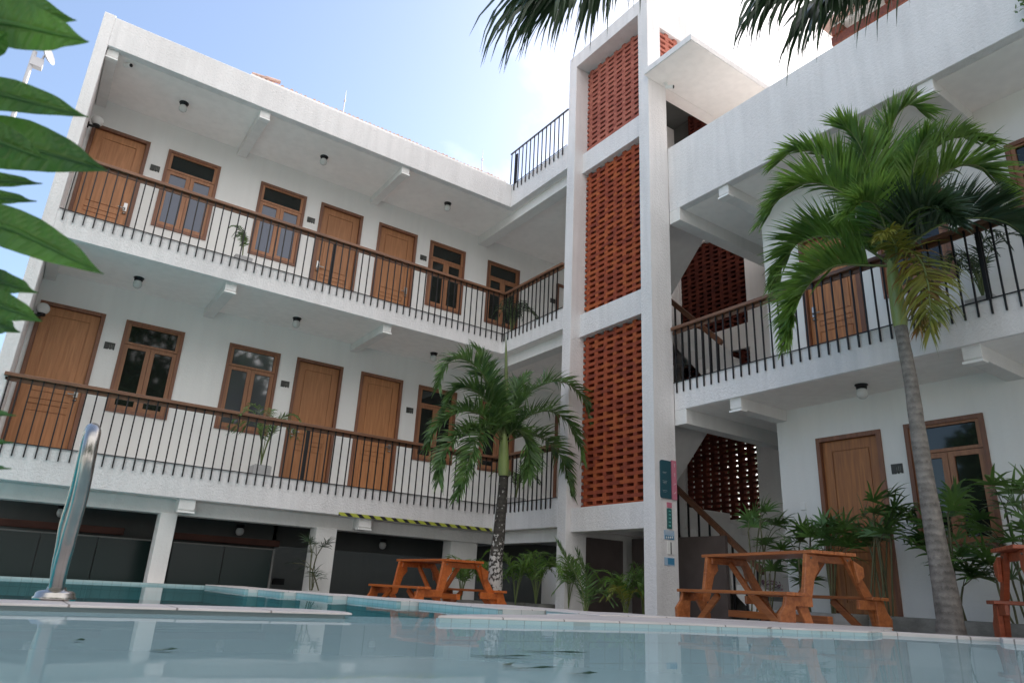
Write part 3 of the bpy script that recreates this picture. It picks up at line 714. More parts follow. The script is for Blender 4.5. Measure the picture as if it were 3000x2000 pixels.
# ------------------------------------------------------------------ hazard tape
b = MB(); a = AX(1441, 1550, 1, YF - .01); c = AX(993, 1500, 1, YF - .01)
b.box(c.x, a.x, YF - .012, YF - .001, SL1 - .01, SL1 + .045)
tag(b.build('hazard_tape', 'hazard_tape'), 'yellow and black striped tape along the gallery edge beside the left palm', 'tape')

# ------------------------------------------------------------------ lamps
lamp0 = empty('ceiling_lamp')
b = MB(); b.lathe([(0, 0), (.075, 0), (.078, -.012), (.066, -.02), (.06, -.06), (0, -.06)], seg=16); b.build('lamp_cap', 'black_metal', lamp0)
b = MB(); b.lathe([(.045, -.055), (.06, -.075), (.068, -.11), (.06, -.15), (.035, -.175), (0, -.182)], seg=16); b.build('lamp_glass', 'lamp_milk', lamp0)
lamps = [(.84, 11.75, SL3, 'ceiling lamp nearest the left end of the top gallery'), (3.36, 11.75, SL3, 'ceiling lamp in the middle bay of the top gallery'), (6.07, 11.72, SL3, 'ceiling lamp nearest the corner on the top gallery'),
         (.82, 11.86, SL2, 'ceiling lamp nearest the left end of the lower gallery'), (3.38, 11.88, SL2, 'ceiling lamp in the middle bay of the lower gallery'), (6.16, 11.9, SL2, 'ceiling lamp above the left palm on the lower gallery'),
         (8.18, 4.45, RS1, 'ceiling lamp beside the big palm trunk on the right wing')]
for u, v, zz, lb in ((187, 1478, .99, 'ceiling lamp behind the steel handrail in the dark understorey'), (706, 1535, .99, 'ceiling lamp between the two pool columns'), (1123, 1578, .99, 'ceiling lamp under the gallery above the orange picnic table')):
    p = AX(u, v, 2, zz); 
    p.y = min(max(p.y, 11.8), 12.6)
    lamps.append((AX(u, v, 1, p.y).x, p.y, AX(u, v, 1, p.y).z, lb))
for i, (x, y, z, lb) in enumerate(lamps):
    o = lamp0 if i == 0 else copy_tree(lamp0)
    place(o, (x, y, z - .002)); tag(o, lb + ', black cap and milky glass', 'lamp', 'black capped ceiling lamps')
# globe lamps on the end wall
for i, (u, v, y) in enumerate(((277, 352, 12.2), (116, 902, 12.3))):
    p = AX(u, v, 1, y); p.x = max(p.x, -.30)
    t = empty('wall_lamp', p); b = MB(); b.lathe([(0, -.095), (.05, -.08), (.085, -.04), (.095, 0), (.085, .045), (.05, .08), (0, .095)], p, 18); b.build('lamp_globe', 'lamp_milk', t)
    b = MB(); b.tube([(-.42, p.y, p.z - .12), (p.x - .04, p.y, p.z - .12), (p.x, p.y, p.z - .085)], .022, 8); b.tube([(-.42, p.y, p.z - .12), (-.40, p.y, p.z - .12)], .055, 12); b.tube([(p.x, p.y, p.z - .105), (p.x, p.y, p.z - .06)], .055, 14)
    b.build('lamp_bracket', 'black_metal', t)
    tag(t, ['white globe lamp on the end wall at the far left of the upper gallery', 'white globe lamp on the end wall at the far left of the lower gallery'][i], 'lamp', 'globe lamps on the end wall')
# cameras
def cctv(p, d, label):
    p = Vector(p); d = Vector(d).normalized(); t = empty('security_camera', p)
    b = MB(); b.tube([p, p + d * .13], .035, 12); b.build('camera_body', 'white_plastic', t)
    b = MB(); b.tube([p + d * .128, p + d * .142], .028, 12); b.build('camera_lens', 'black_metal', t)
    b = MB(); b.tube([p + d * .04, p + d * .0 + Vector((0, 0, .07))], .014, 8); b.tube([p + Vector((0, 0, .065)), p + Vector((0, 0, .085))], .035, 12); b.build('camera_mount', 'white_plastic', t)
    tag(t, label, 'camera', 'small security cameras')
cctv((7.52, TY0 - .09, 8.255), (.6, -.9, -.25), 'white security camera under the canopy of the stair tower')
cctv(AX(366, 192, 1, 11.3), (.7, -.9, -.25), 'small security camera in the top left corner of the upper gallery ceiling')
cctv(AX(203, 727, 1, 11.2), (.7, -.9, -.25), 'small security camera under the left end of the upper gallery')
cctv(AX(125, 682, 1, 10.93), (-.3, -.9, -.15), 'small security camera on the outer corner of the end wall')

# ------------------------------------------------------------------ room number plates
def plate(T, c, w, h, label, seed):
    t = empty('room_sign', T(*c)); rr = random.Random(seed)
    def quad(b, x0, x1, z0, z1, d0, d1):
        vs = [T(c[0] + x, c[1] - d, c[2] + z) for d in (d0, d1) for x, z in ((x0, z0), (x1, z0), (x1, z1), (x0, z1))]
        b.add(vs, [(3, 2, 1, 0), (4, 5, 6, 7), (0, 1, 5, 4), (1, 2, 6, 5), (2, 3, 7, 6), (3, 0, 4, 7)])
    b = MB(); quad(b, -w / 2, w * .5, -h * .5, h / 2, 0, .014)
    quad(b, -w / 2, -w * .1, -h * .62, -h * .5, 0, .014); quad(b, w * .05, w * .16, -h * .62, -h * .5, 0, .014); quad(b, w * .36, w * .5, -h * .6, -h * .5, 0, .014)
    b.build('sign_board', 'dark_plate', t)
    b = MB(); quad(b, -w * .02, w * .02, -h * .42, h * .1, .014, .017); quad(b, w * .14, w * .2, -h * .38, h * .2, .014, .017); quad(b, w * .3, w * .35, -h * .38, h * .2, .014, .017); quad(b, w * .14, w * .35, -h * .38, -h * .3, .014, .017)
    b.build('sign_digits', 'plate_mark', t)
    tag(t, label, 'sign', 'dark room number plates')
TL = lambda x, y, z: (x, YB + y - .0, z)
TRr = lambda x, y, z: (XB + y, -x, z)
for i, (u, v, nm) in enumerate(((454, 493, 'leftmost on the upper gallery'), (911, 645, 'between window and door in the middle of the upper gallery'), (1240, 755, 'right of the third door on the upper gallery'),
                 (1619, 881, 'in the far corner of the upper gallery'), (321, 1012, 'leftmost on the lower gallery'), (835, 1124, 'in the middle of the lower gallery above the potted palm'), (1200, 1201, 'just left of the small palm on the lower gallery'))):
    p = AX(u, v, 1, YB); plate(TL, (p.x, -.0, p.z), .15, .10, 'dark square room number plate ' + nm, i)
p = AX(2629, 1371, 0, XB); plate(TRr, (-p.y, 0, p.z), .135, .105, 'dark square room number plate between the right door and window near the big palm', 20)
# light switch on right wall
p = AX(2354, 1482, 0, XB); b = MB(); b.box(XB - .012, XB, p.y - .04, p.y + .04, p.z - .05, p.z + .05); tag(b.build('wall_switch', 'white_plastic', bevel=.004), 'small white switch on the wall left of the right door', 'switch')

# ------------------------------------------------------------------ signs on the tower column
def sg(u, v): return (1900 + u / 4.36, 1320 + v / 4.36)
def sign_rect(b, u0, v0, u1, v1, d0, d1, r=0, corners=()):
    a = AX(*sg(u0, (v0)), 1, TY0); c = AX(*sg(u1, v1), 1, TY0)
    x0, x1, z1, z0 = a.x, c.x, a.z, c.z
    if not r: return b.box(x0, x1, TY0 - d1, TY0 - d0, z0, z1)
    pts = []
    for cx, cz, a0, rr in ((x1, z1, 0, 'tr'), (x0, z1, 90, 'tl'), (x0, z0, 180, 'bl'), (x1, z0, 270, 'br')):
        if rr in corners:
            ox = cx - r if 'r' in rr else cx + r; oz = cz - r if 't' in rr else cz + r
            for k in range(6): an = R(a0 + 90 * k / 5); pts.append((ox + r * math.cos(an), TY0 - d0, oz + r * math.sin(an)))
        else: pts.append((cx, TY0 - d0, cz))
    return b.prism(pts, (0, -(d1 - d0), 0))
t = empty('sign_board', (7.4, TY0, 1.6)); tag(t, 'teal and pink direction sign with rounded left corners on the tower column', 'sign')
b = MB(); sign_rect(b, 138, 110, 281, 618, .002, .022, .035, ('tl', 'bl')); b.build('sign_panel', 'sign_teal', t)
b = MB(); sign_rect(b, 281.5, 122, 352, 630, .002, .022); b.build('sign_panel', 'sign_pink', t)
b = MB()
for (x0, y0, x1, y1) in ((165, 270, 215, 277), (165, 283, 205, 289), (165, 380, 222, 388), (170, 400, 215, 405), (175, 415, 210, 420), (165, 500, 225, 508), (172, 520, 212, 525)): sign_rect(b, x0, y0, x1, y1, .022, .0235)
b.build('sign_lettering', 'sign_white', t)
b = MB()
def arrow(cu, cv, ang, ln=26):
    a = AX(*sg(cu, cv), 1, TY0); L_ = .022
    dv = Vector((math.cos(ang), 0, math.sin(ang))); nv = Vector((-dv.z, 0, dv.x)); o = Vector((a.x, TY0 - .0225, a.z))
    b.prism([o - dv * L_ + nv * .0022, o - dv * L_ - nv * .0022, o + dv * L_ - nv * .0022, o + dv * L_ + nv * .0022], (0, -.0015, 0))
    for sgn in (1, -1):
        q = o + dv * L_; w = (dv * -.7 + nv * .7 * sgn) * .016
        b.prism([q, q + w, q + w + dv * .004, q + dv * .004], (0, -.0015, 0))
arrow(315, 190, R(90)); arrow(318, 310, R(90)); arrow(318, 430, R(35)); arrow(322, 540, R(35))
b.build('sign_arrows', 'sign_white', t)
t = empty('sign_strip', (7.45, TY0, 1.2)); tag(t, 'narrow vertical sign, pink at the top and dark green below, under the teal sign', 'sign')
b = MB(); sign_rect(b, 230, 732, 292, 998, .002, .016); b.build('sign_panel', 'sign_green', t)
b = MB(); sign_rect(b, 230, 655, 288, 730, .002, .016); b.build('sign_panel', 'sign_pink', t)
b = MB()
for v in (760, 805, 850, 900, 945): sign_rect(b, 248, v, 275, v + 20, .016, .0175)
b.build('sign_icons', 'mark_green', t)
t = empty('info_sign', (7.45, TY0, 1.0)); tag(t, 'small pale blue notice with white lettering between the narrow sign and the gauge', 'sign')
b = MB(); sign_rect(b, 195, 1008, 325, 1140, .002, .008); b.build('sign_panel', 'sign_pale', t)
b = MB(); sign_rect(b, 205, 1075, 318, 1135, .008, .0095); b.build('sign_band', 'sign_blue', t)
b = MB()
for k in range(4): sign_rect(b, 215 + k * 25, 1090, 231 + k * 25, 1118, .0095, .011)
for k in range(3): sign_rect(b, 210, 1025 + k * 15, 300 - k * 14, 1031 + k * 15, .008, .0095)
b.build('sign_lettering', 'sign_white', t)
t = empty('wall_gauge', (7.45, TY0, .9)); tag(t, 'white upright gauge with a dark centre line between two blue notices', 'gauge')
b = MB(); sign_rect(b, 238, 1158, 325, 1322, .002, .012); b.build('gauge_body', 'white_plastic', t)
b = MB(); sign_rect(b, 272, 1165, 284, 1318, .012, .018); b.build('gauge_tube', 'black_metal', t)
t = empty('info_sign', (7.45, TY0, .8)); tag(t, 'plain blue notice with a white left edge, lowest on the column', 'sign')
b = MB(); sign_rect(b, 200, 1355, 330, 1470, .002, .008); b.build('sign_panel', 'sign_pale', t)
b = MB(); sign_rect(b, 240, 1365, 325, 1455, .008, .0095); b.build('sign_band', 'sign_blue', t)

# ------------------------------------------------------------------ lightning rods, mast
for i, (u, v0, v1) in enumerate(((1003, 340, 259), (1410, 506, 437))):
    a = AX(u, v0, 1, YF + .4); c = AX(u, v1, 1, YF + .4); b = MB(); b.tube([(a.x, a.y, 8.2), (a.x, a.y, c.z - .25), (a.x, a.y, c.z)], [.012, .009, .003], 6); b.tube([(a.x, a.y, c.z - .27), (a.x, a.y, c.z - .23)], .018, 6)
    tag(b.build('lightning_rod', 'antenna'), ['thin lightning rod above the middle of the tiled roof edge', 'thin lightning rod near the right end of the tiled roof edge'][i], 'lightning rod', 'lightning rods')
t = empty('antenna_mast', (-2.2, 20, G)); tag(t, 'white antenna mast with a small dish behind the leaves at the far left', 'mast')
a = AX(103, 152, 1, 20); b = MB(); b.tube([(a.x, 20, G), (a.x, 20, a.z)], .055, 10); b.build('mast_pole', 'antenna', t)
b = MB(); d = Vector((.35, -.2, .12)).normalized(); c = a + Vector((.22, 0, .0))
b.tube([c, c + d * .06, c + d * .12], [.03, .2, .27], 14, caps=False); b.tube([a + Vector((0, 0, -.15)), c - d * .05 + Vector((0, 0, -.2)), c], .03, 8); b.build('dish', 'antenna', t)
b = MB(); b.box(a.x - .02, a.x + .25, 19.9, 20.1, a.z - .45, a.z - .2); b.build('antenna_box', 'antenna', t)

# ------------------------------------------------------------------ picnic tables
def picnic(cx, cy, rot, L, W, zt, zs, zg, wood, label, so=.36, sw=.22):
    t = empty('picnic_table', (0, 0, 0)); h = L / 2
    def P(name, b, bv=.006, m=wood): return b.build(name, m, t, bevel=bv)
    b = MB(); npl = 4; pw = W / npl
    for i in range(npl): b.box(-W / 2 + i * pw + .003, -W / 2 + (i + 1) * pw - .003, -h, h, zt - .03, zt)
    P('table_top', b, .004)
    for s in (-1, 1):
        xi, xo = W / 2 + so - sw / 2, W / 2 + so + sw / 2
        b = MB(); b.box(s * (xi), s * (xi + sw / 2 - .003), -h - .01, h + .01, zs - .03, zs); b.box(s * (xi + sw / 2 + .003), s * xo, -h - .01, h + .01, zs - .03, zs)
        P('seat', b, .004)
        for e in (-1, 1):
            y = e * (h - .09)
            b = MB(); x0 = s * (W / 2 - .05)
            if s > 0:      # long board running from the top edge to the ground
                x1 = W / 2 + .24
                prof = [(x0 - .045, zt - .03), (x0 + .05, zt - .03), (x0 + .14, (zt + zs) / 2 - .0), (x1 + .05, zs - .12), (x1 + .15, zg + .12), (x1 + .13, zg), (x1 + .02, zg), (x1 - .06, zs - .14)]
                b.prism([(x, y - .022, z) for x, z in prof], (0, .044, 0)); P('leg', b)
            else:          # short upper board ending on the seat bearer, curved lower leg beneath it
                prof = [(x0 - .05, zt - .03), (x0 + .07, zt - .03), (x0 + .09, zt - .16), (x0 + .03, zt - .23), (x0 - .04, zs - .11), (x0 - .13, zs - .13)]
                b.prism([(x, y - .022, z) for x, z in prof], (0, .044, 0)); P('leg', b)
                b = MB(); prof = [(x0 - .20, zs - .10), (x0 - .08, zs - .10), (x0 - .03, (zs + zg) / 2), (x0 - .03, zg), (x0 - .11, zg), (x0 - .12, (zs + zg) / 2)]
                b.prism([(x, y - .02, z) for x, z in prof], (0, .04, 0)); P('leg', b)
            # seat end post with notched outline
            b = MB(); prof = [(s * (xo - .03), zs - .03), (s * (xo - .0), zs - .12), (s * (xo + .055), zs - .19), (s * (xo + .045), zg + .1), (s * (xo + .0), zg), (s * (xo - .1), zg), (s * (xo - .115), zs - .2), (s * (xo - .13), zs - .03)]
            b.prism([(x, y + .024 * e + (.0 if e > 0 else -.04), z) for x, z in prof], (0, .04, 0)); P('seat_leg', b)
            # seat support bar
            b = MB(); b.box(s * (W / 2 - .0), s * (xo - .02), y + e * .024, y + e * .055, zs - .115, zs - .032); P('seat_bearer', b)
            # bracket under the table top edge
            if s < 0: continue
            b = MB(); b.prism([(s * (W / 2 - .02), y - .018 + e * .042, zt - .06), (s * (W / 2 + .10), y - .018 + e * .042, zt - .12), (s * (W / 2 + .10), y - .018 + e * .042, zt - .20), (s * (W / 2 + .03), y - .018 + e * .042, zt - .26)], (0, .036, 0)); P('bracket', b)
        for e in (-1, 1):
            b = MB(); b.beam((s * (xo - .12), e * (h - .12), zg + .1), (s * (xo - .12), e * h * .33, zs - .04), .03, .07); P('brace', b)
    for e in (-1, 1):
        b = MB(); b.box(-W / 2 + .04, W / 2 - .04, e * (h - .12) - .02, e * (h - .12) + .02, zt - .10, zt - .031); P('top_bearer', b)
    b = MB(); b.box(-.03, .03, -h + .12, h - .12, zg + .22, zg + .29); P('stretcher', b)
    for e in (-1, 1):
        b = MB(); b.beam((0, e * (h - .16), zt - .08), (0, e * h * .2, zg + .27), .035, .06); P('brace', b)
    b = MB()
    for e in (-1, 1):
        for xx in (-W / 2 + .05, W / 2 - .05):
            b.tube([(xx, e * (h - .115), zt - .065), (xx, e * (h - .06), zt - .065)], .009, 8)
    for xx, yy in ((-W / 2 - so, 0), (W / 2 + so, 0)):
        for e in (-1, 1): b.tube([(xx, e * (h - .07), zs - .005), (xx, e * (h - .07), zs + .004)], .008, 8)
    o_ = b.build('bolts', 'plate_mark', t); o_['kind'] = 'stuff'
    tag(t, label, 'picnic table', 'orange wooden picnic tables'); place(t, (cx, cy, 0), rot)
    return t
picnic(4.98, 8.92, R(1), 1.40, .58, .35, .0, G, 'table_wood', 'bright orange wooden picnic table beside the small palm at the back of the pool', so=.29, sw=.19)
picnic(6.40, 4.61, R(-14), 1.66, .52, .485, .115, G, 'table_wood_dark', 'larger orange brown picnic table in front of the right door', so=.22, sw=.2)
p = AX(2934, 1598, 2, .53)
picnic(p.x + .55, p.y - .55, R(38), 1.5, .55, .53, .13, G, 'table_wood_red', 'reddish picnic table cut off by the right edge of the photo', so=.2, sw=.2)
p = AX(2985, 1738, 1, 2.1)

# ------------------------------------------------------------------ steel handrail of the pool
t = empty('pool_handrail', (0, 0, 0)); bs = AX(158, 1757, 2, ZC)
dep = depth(bs)
b = MB()
pts = [bs + Vector((0, 0, .0))] + [AD(u, v, dep - k) for u, v, k in ((170, 1697, .0), (184, 1640, .01), (196, 1599, .02), (207, 1555, .02), (231, 1471, .02), (247, 1400, .03), (259, 1335, .02), (268, 1290, -.02), (273, 1268, -.06), (272, 1258, -.11), (268, 1264, -.16), (260, 1290, -.20), (247, 1345, -.24), (233, 1405, -.27), (215, 1471, -.28), (195, 1535, -.28), (184, 1600, -.27), (172, 1660, -.27), (164, 1735, -.27))]
from mathutils import geometry
def smooth_path(pts, k=3):
    out = []
    for i in range(len(pts) - 1):
        p0 = pts[max(i - 1, 0)]; p1 = pts[i]; p2 = pts[i + 1]; p3 = pts[min(i + 2, len(pts) - 1)]
        for j in range(k):
            s = j / k
            out.append(.5 * ((2 * p1) + (p2 - p0) * s + (2 * p0 - 5 * p1 + 4 * p2 - p3) * s * s + (3 * p1 - p0 - 3 * p2 + p3) * s ** 3))
    out.append(pts[-1]); return out
b.tube(smooth_path(pts), .031, 18); b.build('rail_tube', 'steel', t)
b = MB(); b.lathe([(.0, .0), (.082, .0), (.086, .010), (.078, .016), (.076, .030), (.066, .038), (.04, .042), (.036, .055)], bs, 24); b.build('base_flange', 'steel', t)
tag(t, 'bent stainless steel pool handrail with a round base flange', 'handrail')

# ------------------------------------------------------------------ vegetation
def leaf_strip(b, pts, w0, wdir, prof=(.35, .9, 1, .75, .35, .02)):
    n = len(pts); vs = []
    for i, p in enumerate(pts):
        f = i / (n - 1) * (len(prof) - 1); k = int(f); k2 = min(k + 1, len(prof) - 1); w = w0 * (prof[k] + (prof[k2] - prof[k]) * (f - k))
        t = (pts[min(i + 1, n - 1)] - pts[max(i - 1, 0)]).normalized(); s = (wdir - t * wdir.dot(t)).normalized()
        vs += [p - s * w, p + s * w]
    b.add(vs, [(2 * i, 2 * i + 1, 2 * i + 3, 2 * i + 2) for i in range(n - 1)], True)
def frond(parent, pts, n, leaf, width, m, droop=.35, lift=.5, sweep=(75, 20), rr=.014, rng=random, up=None, name='frond', stemm='stem_green', start=.12, prof=None, messy=.12, flat=0):
    pts = smooth_path([Vector(p) for p in pts], 6); cum = [0]
    for i in range(1, len(pts)): cum.append(cum[-1] + (pts[i] - pts[i - 1]).length)
    tot = cum[-1]; b = MB(); up0 = Vector(up) if up else Vector((0, 0, 1))
    def at(s):
        s = min(max(s, 0), tot * .9999)
        for i in range(1, len(cum)):
            if cum[i] >= s: f = (s - cum[i - 1]) / (cum[i] - cum[i - 1] + 1e-9); return pts[i - 1].lerp(pts[i], f), (pts[i] - pts[i - 1]).normalized()
    for k in range(n):
        f = start + (1 - start) * (k + rng.random() * .6) / n; p, T = at(f * tot)
        # frame follows the bend: N stays on the outer side of the arch
        B = T.cross(up0); B = B.normalized() if B.length > .15 else T.orthogonal().normalized()
        N = B.cross(T).normalized()
        for sd in (-1, 1):
            a = R(sweep[0] + (sweep[1] - sweep[0]) * f ** 1.3 + rng.gauss(0, 5)); lf = lift * (1 - .3 * f) + rng.gauss(0, messy)
            side = (B * sd * math.cos(lf) + N * math.sin(lf)).normalized()
            d = (T * math.cos(a) + side * math.sin(a)).normalized()
            ln = leaf * (flat + (1 - flat) * (.55 + .45 * math.sin(PI * min(1, (f * 1.02 + .12)) ** 1.1))) * rng.uniform(.8, 1.1)
            q = p.copy(); ps = [q.copy()]; dd = d.copy(); dr = droop * rng.uniform(.6, 1.4)
            for j in range(5):
                q = q + dd * ln / 5; ps.append(q.copy()); dd = (dd + Vector((0, 0, -dr * .2 * (j + 1) * .6))).normalized()
            wd = T * .8 + N * .5 * rng.uniform(-1, 1) + B * .2 * rng.uniform(-1, 1)
            leaf_strip(b, ps, width * rng.uniform(.8, 1.15), wd)
    o = b.build(name, m, parent)
    s = MB(); kk = pts[::2] + ([pts[-1]] if len(pts) % 2 == 0 else []); s.tube(kk, [rr * (1 - .8 * i / (len(kk) - 1)) for i in range(len(kk))], 6); s.build('midrib', stemm, o)
    return o
def U(x, y, k=2.24, ox=0, oy=0): return (ox + x / k, oy + y / k)

# --- small palm
rg = random.Random(3)
P1 = AX(1450, 1768, 1, 8.72); P1b = Vector((P1.x, P1.y, G))
t = empty('palm_tree', P1b); tag(t, 'smaller palm tree with pale spotted trunk beside the orange table', 'palm tree', 'palm trees by the pool')
D1 = lambda u, v, k=0: AD(u, v, depth(AX(u, v, 1, 8.72)) * 1.0 + k)
tp = [D1(1445, 1800)] + [D1(*U(x, y, 2.24, 800, oy)) for x, y, oy in ((1455, 940, 1300), (1462, 760, 1300), (1480, 620, 1300), (1492, 480, 1300), (1505, 330, 1300), (1512, 195, 1300))]
tp[0] = Vector((tp[1].x - .03, tp[1].y, G))
b = MB(); b.tube(smooth_path(tp, 3), [.115 - .003 * i for i in range(len(smooth_path(tp, 3)))], 14); b.build('trunk', 'trunk_lichen', t)
top = D1(*U(1515, 1440, 2.24, 800, 650))
b = MB(); b.tube(smooth_path([tp[-1] - Vector((0, 0, .03)), D1(*U(1513, 100, 2.24, 800, 1300)), top, top + Vector((0, 0, .15))], 3), [.075, .082, .083, .08, .076, .07, .06, .045, .03, .02], 12); b.build('crownshaft', 'crownshaft', t)
b = MB(); sp0 = D1(*U(1530, 1100, 2.24, 800, 650)); sp1 = D1(*U(1528, 745, 2.24, 800, 650)); b.tube([top, sp0, sp0.lerp(sp1, .6), sp1], [.03, .03, .022, .003], 8); b.build('spear_leaf', 'stem_green', t)
FR1 = [
 ([(1515, 1440), (1460, 1180), (1370, 990), (1260, 905), (1170, 910), (1110, 990), (1085, 1080)], -.3, 'palm_leaf_cool'),
 ([(1515, 1440), (1440, 1230), (1330, 1110), (1230, 1090), (1160, 1150), (1120, 1240)], .3, 'palm_leaf_cool'),
 ([(1515, 1450), (1400, 1290), (1270, 1240), (1140, 1290), (1060, 1370), (1020, 1470)], -.1, 'palm_leaf_cool'),
 ([(1515, 1450), (1400, 1370), (1270, 1380), (1160, 1460), (1100, 1570), (1085, 1700)], -.4, 'palm_leaf_cool'),
 ([(1515, 1440), (1420, 1160), (1390, 1000), (1370, 880), (1330, 830)], .4, 'palm_leaf_cool'),
 ([(1515, 1440), (1600, 1220), (1720, 1090), (1860, 1045), (1980, 1090), (2060, 1200), (2080, 1310)], 0, 'palm_leaf_cool'),
 ([(1515, 1440), (1640, 1300), (1770, 1240), (1890, 1270), (1970, 1370), (2020, 1490), (2030, 1560)], -.3, 'palm_leaf_cool'),
 ([(1515, 1450), (1650, 1400), (1770, 1420), (1870, 1510), (1930, 1640), (1960, 1780)], .2, 'palm_leaf_cool'),
 ([(1515, 1450), (1590, 1360), (1650, 1420), (1680, 1540), (1670, 1680)], -.5, 'palm_leaf_cool'),
 ([(1515, 1450), (1450, 1330), (1370, 1370), (1310, 1500), (1260, 1650), (1210, 1790)], -.6, 'palm_leaf_cool'),
 ([(1515, 1440), (1560, 1230), (1600, 1080), (1660, 1010)], .4, 'palm_leaf_cool'),
 ([(1515, 1440), (1490, 1250), (1450, 1110), (1400, 1020), (1330, 1000)], .5, 'palm_leaf_cool'),
]
for pts, kd, mm in FR1:
    P = [D1(*U(x, y, 2.24, 800, 650), kd * (i / (len(pts) - 1))) for i, (x, y) in enumerate(pts)]
    frond(t, P, 120, .41, .0135, mm, droop=.5, lift=.6, rng=rg, rr=.012, messy=.3)

# --- big palm
rg = random.Random(5)
P2b = Vector((6.95, 3.27, G))
t = empty('palm_tree', P2b); tag(t, 'big palm tree with thick grey trunk and one yellowing frond', 'palm tree', 'palm trees by the pool')
TR_ = [((2788, 1862), .152), ((2775, 1760), .136), ((2745, 1600), .115), ((2718, 1440), .101), ((2692, 1280), .091), ((2669, 1120), .082), ((2650, 1020), .078), (U(1205, 675, 2.24, 2100, 650), .077)]
def D2(u, v, k=0):
    # plane through the trunk, square to the line of sight in plan
    nrm = Vector((P2b.x, P2b.y, 0)).normalized(); d = ray(u, v); return d * ((P2b.dot(nrm) + k) / d.dot(nrm))
tp = [D2(*p) for p, r in TR_]; tp = [Vector((tp[0].x, tp[0].y, G))] + tp
sp_ = smooth_path(tp, 4); rs = [TR_[0][1] * 1.06] + [r for p, r in TR_]
rads = []
for i in range(len(sp_)):
    f = i / (len(sp_) - 1) * (len(rs) - 1); k = min(int(f), len(rs) - 2); rads.append(.77 * (rs[k] + (rs[k + 1] - rs[k]) * (f - k)) * (1 + .035 * rg.uniform(-1, 1)))
b = MB(); b.tube(sp_, rads, 22); b.build('trunk', 'trunk', t)
top = D2(*U(1150, 300, 2.24, 2100, 650))
b = MB(); b.tube(smooth_path([tp[-1] - Vector((0, 0, .02)), D2(*U(1190, 560, 2.24, 2100, 650)), D2(*U(1168, 420, 2.24, 2100, 650)), top, top + Vector((0, 0, .2))], 3), [.063, .070, .072, .072, .070, .067, .065, .062, .058, .05, .04, .03, .02], 14); b.build('crownshaft', 'crownshaft', t)
C = (1150, 290 + 1456)
FR2 = [
 ([C, (1040, 1500), (880, 1310), (720, 1215), (560, 1205), (420, 1290), (330, 1420)], -.5, 'palm_leaf', 1.0),
 ([C, (1000, 1640), (860, 1575), (690, 1548), (540, 1590), (450, 1700), (400, 1830)], .1, 'palm_leaf', 1.0),
 ([C, (950, 1740), (800, 1740), (660, 1810), (560, 1930), (500, 2080), (470, 2230)], -.4, 'palm_leaf', .95),
 ([C, (1120, 1420), (1120, 1120), (1130, 900), (1180, 760), (1260, 690), (1340, 720)], .2, 'palm_leaf', 1.05),
 ([C, (1100, 1450), (1040, 1200), (960, 1000), (890, 880), (830, 830)], -.4, 'palm_leaf', 1.05),
 ([C, (1060, 1460), (920, 1240), (780, 1080), (640, 1000), (500, 990), (400, 1060)], -.2, 'palm_leaf', .9),
 ([C, (1260, 1430), (1390, 1230), (1540, 1110), (1700, 1085), (1830, 1180), (1950, 1370)], .3, 'palm_leaf', 1.05),
 ([C, (1290, 1590), (1480, 1470), (1700, 1430), (1900, 1460), (2080, 1590)], 0, 'palm_leaf_dark', 1.05),
 ([C, (1230, 1400), (1330, 1120), (1450, 960), (1600, 900), (1760, 930)], .5, 'palm_leaf', 1.0),
 ([C, (1180, 1440), (1270, 1190), (1320, 1000), (1380, 880)], -.5, 'palm_leaf', .7),
 ([C, (1120, 1560), (1080, 1420), (1020, 1330), (940, 1330), (860, 1400)], -.8, 'palm_leaf', .85),
 ([C, (1200, 1560), (1260, 1420), (1360, 1360), (1480, 1380), (1560, 1460)], -.7, 'palm_leaf_dark', .9),
 ([C, (1240, 1640), (1330, 1700), (1380, 1830), (1400, 2000), (1400, 2180)], -.55, 'palm_leaf_yellow', .95),
 ([C, (1225, 1660), (1300, 1740), (1335, 1880), (1345, 2020), (1330, 2150)], -.5, 'palm_leaf_brown', .7),
 ([C, (1180, 1640), (1150, 1560), (1110, 1520), (1060, 1560)], -.75, 'palm_leaf_yellow', .5),
]
for pts, kd, mm, sc in FR2:
    P = [D2(*U(x, y, 2.24, 2100, 0), kd * (i / (len(pts) - 1))) for i, (x, y) in enumerate(pts)]
    dr = (mm in ('palm_leaf_yellow', 'palm_leaf_brown'))
    frond(t, P, 60 if dr else 205, .54 * sc, .0138 if not dr else .0115, mm, droop=.3 if not dr else .9, lift=.95 if not dr else .1, rng=rg, rr=.016, start=.14, messy=.35)

# --- palm overhead, trunk standing behind the camera
rg = random.Random(11)
OB = Vector((3.1, -1.6, G)); t = empty('palm_tree', OB)
tag(t, 'overhead palm whose dark hanging frond tips cross the top edge', 'palm tree', 'palm trees by the pool')
OC = Vector((3.0, -1.4, 4.9))
b = MB(); b.tube(smooth_path([OB, Vector((3.05, -1.55, 1.5)), Vector((3.0, -1.45, 3.2)), OC], 4), [.17 - .006 * i for i in range(13)], 14); b.build('trunk', 'trunk', t)
def hang(pts, depths, n, leaf, width, **k):
    P = [OC] + [AD(u, v, d) for (u, v), d in zip(pts, depths)]
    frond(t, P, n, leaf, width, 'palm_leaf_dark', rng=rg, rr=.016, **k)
hang([(2400, -900), (2050, -420), (1830, -190), (1730, -120), (1650, -80), (1600, -60)], [3.6, 3.4, 3.2, 3.1, 3.1, 3.1], 95, .58, .0115, droop=1.9, lift=-.9, sweep=(55, 15), start=.72, messy=.55, flat=.9)
hang([(2450, -900), (2000, -420), (1780, -150), (1660, -60), (1600, -25)], [3.6, 3.4, 3.25, 3.2, 3.15], 60, .56, .011, droop=.9, lift=-.6, sweep=(50, 10), start=.6, messy=.6, flat=.9)
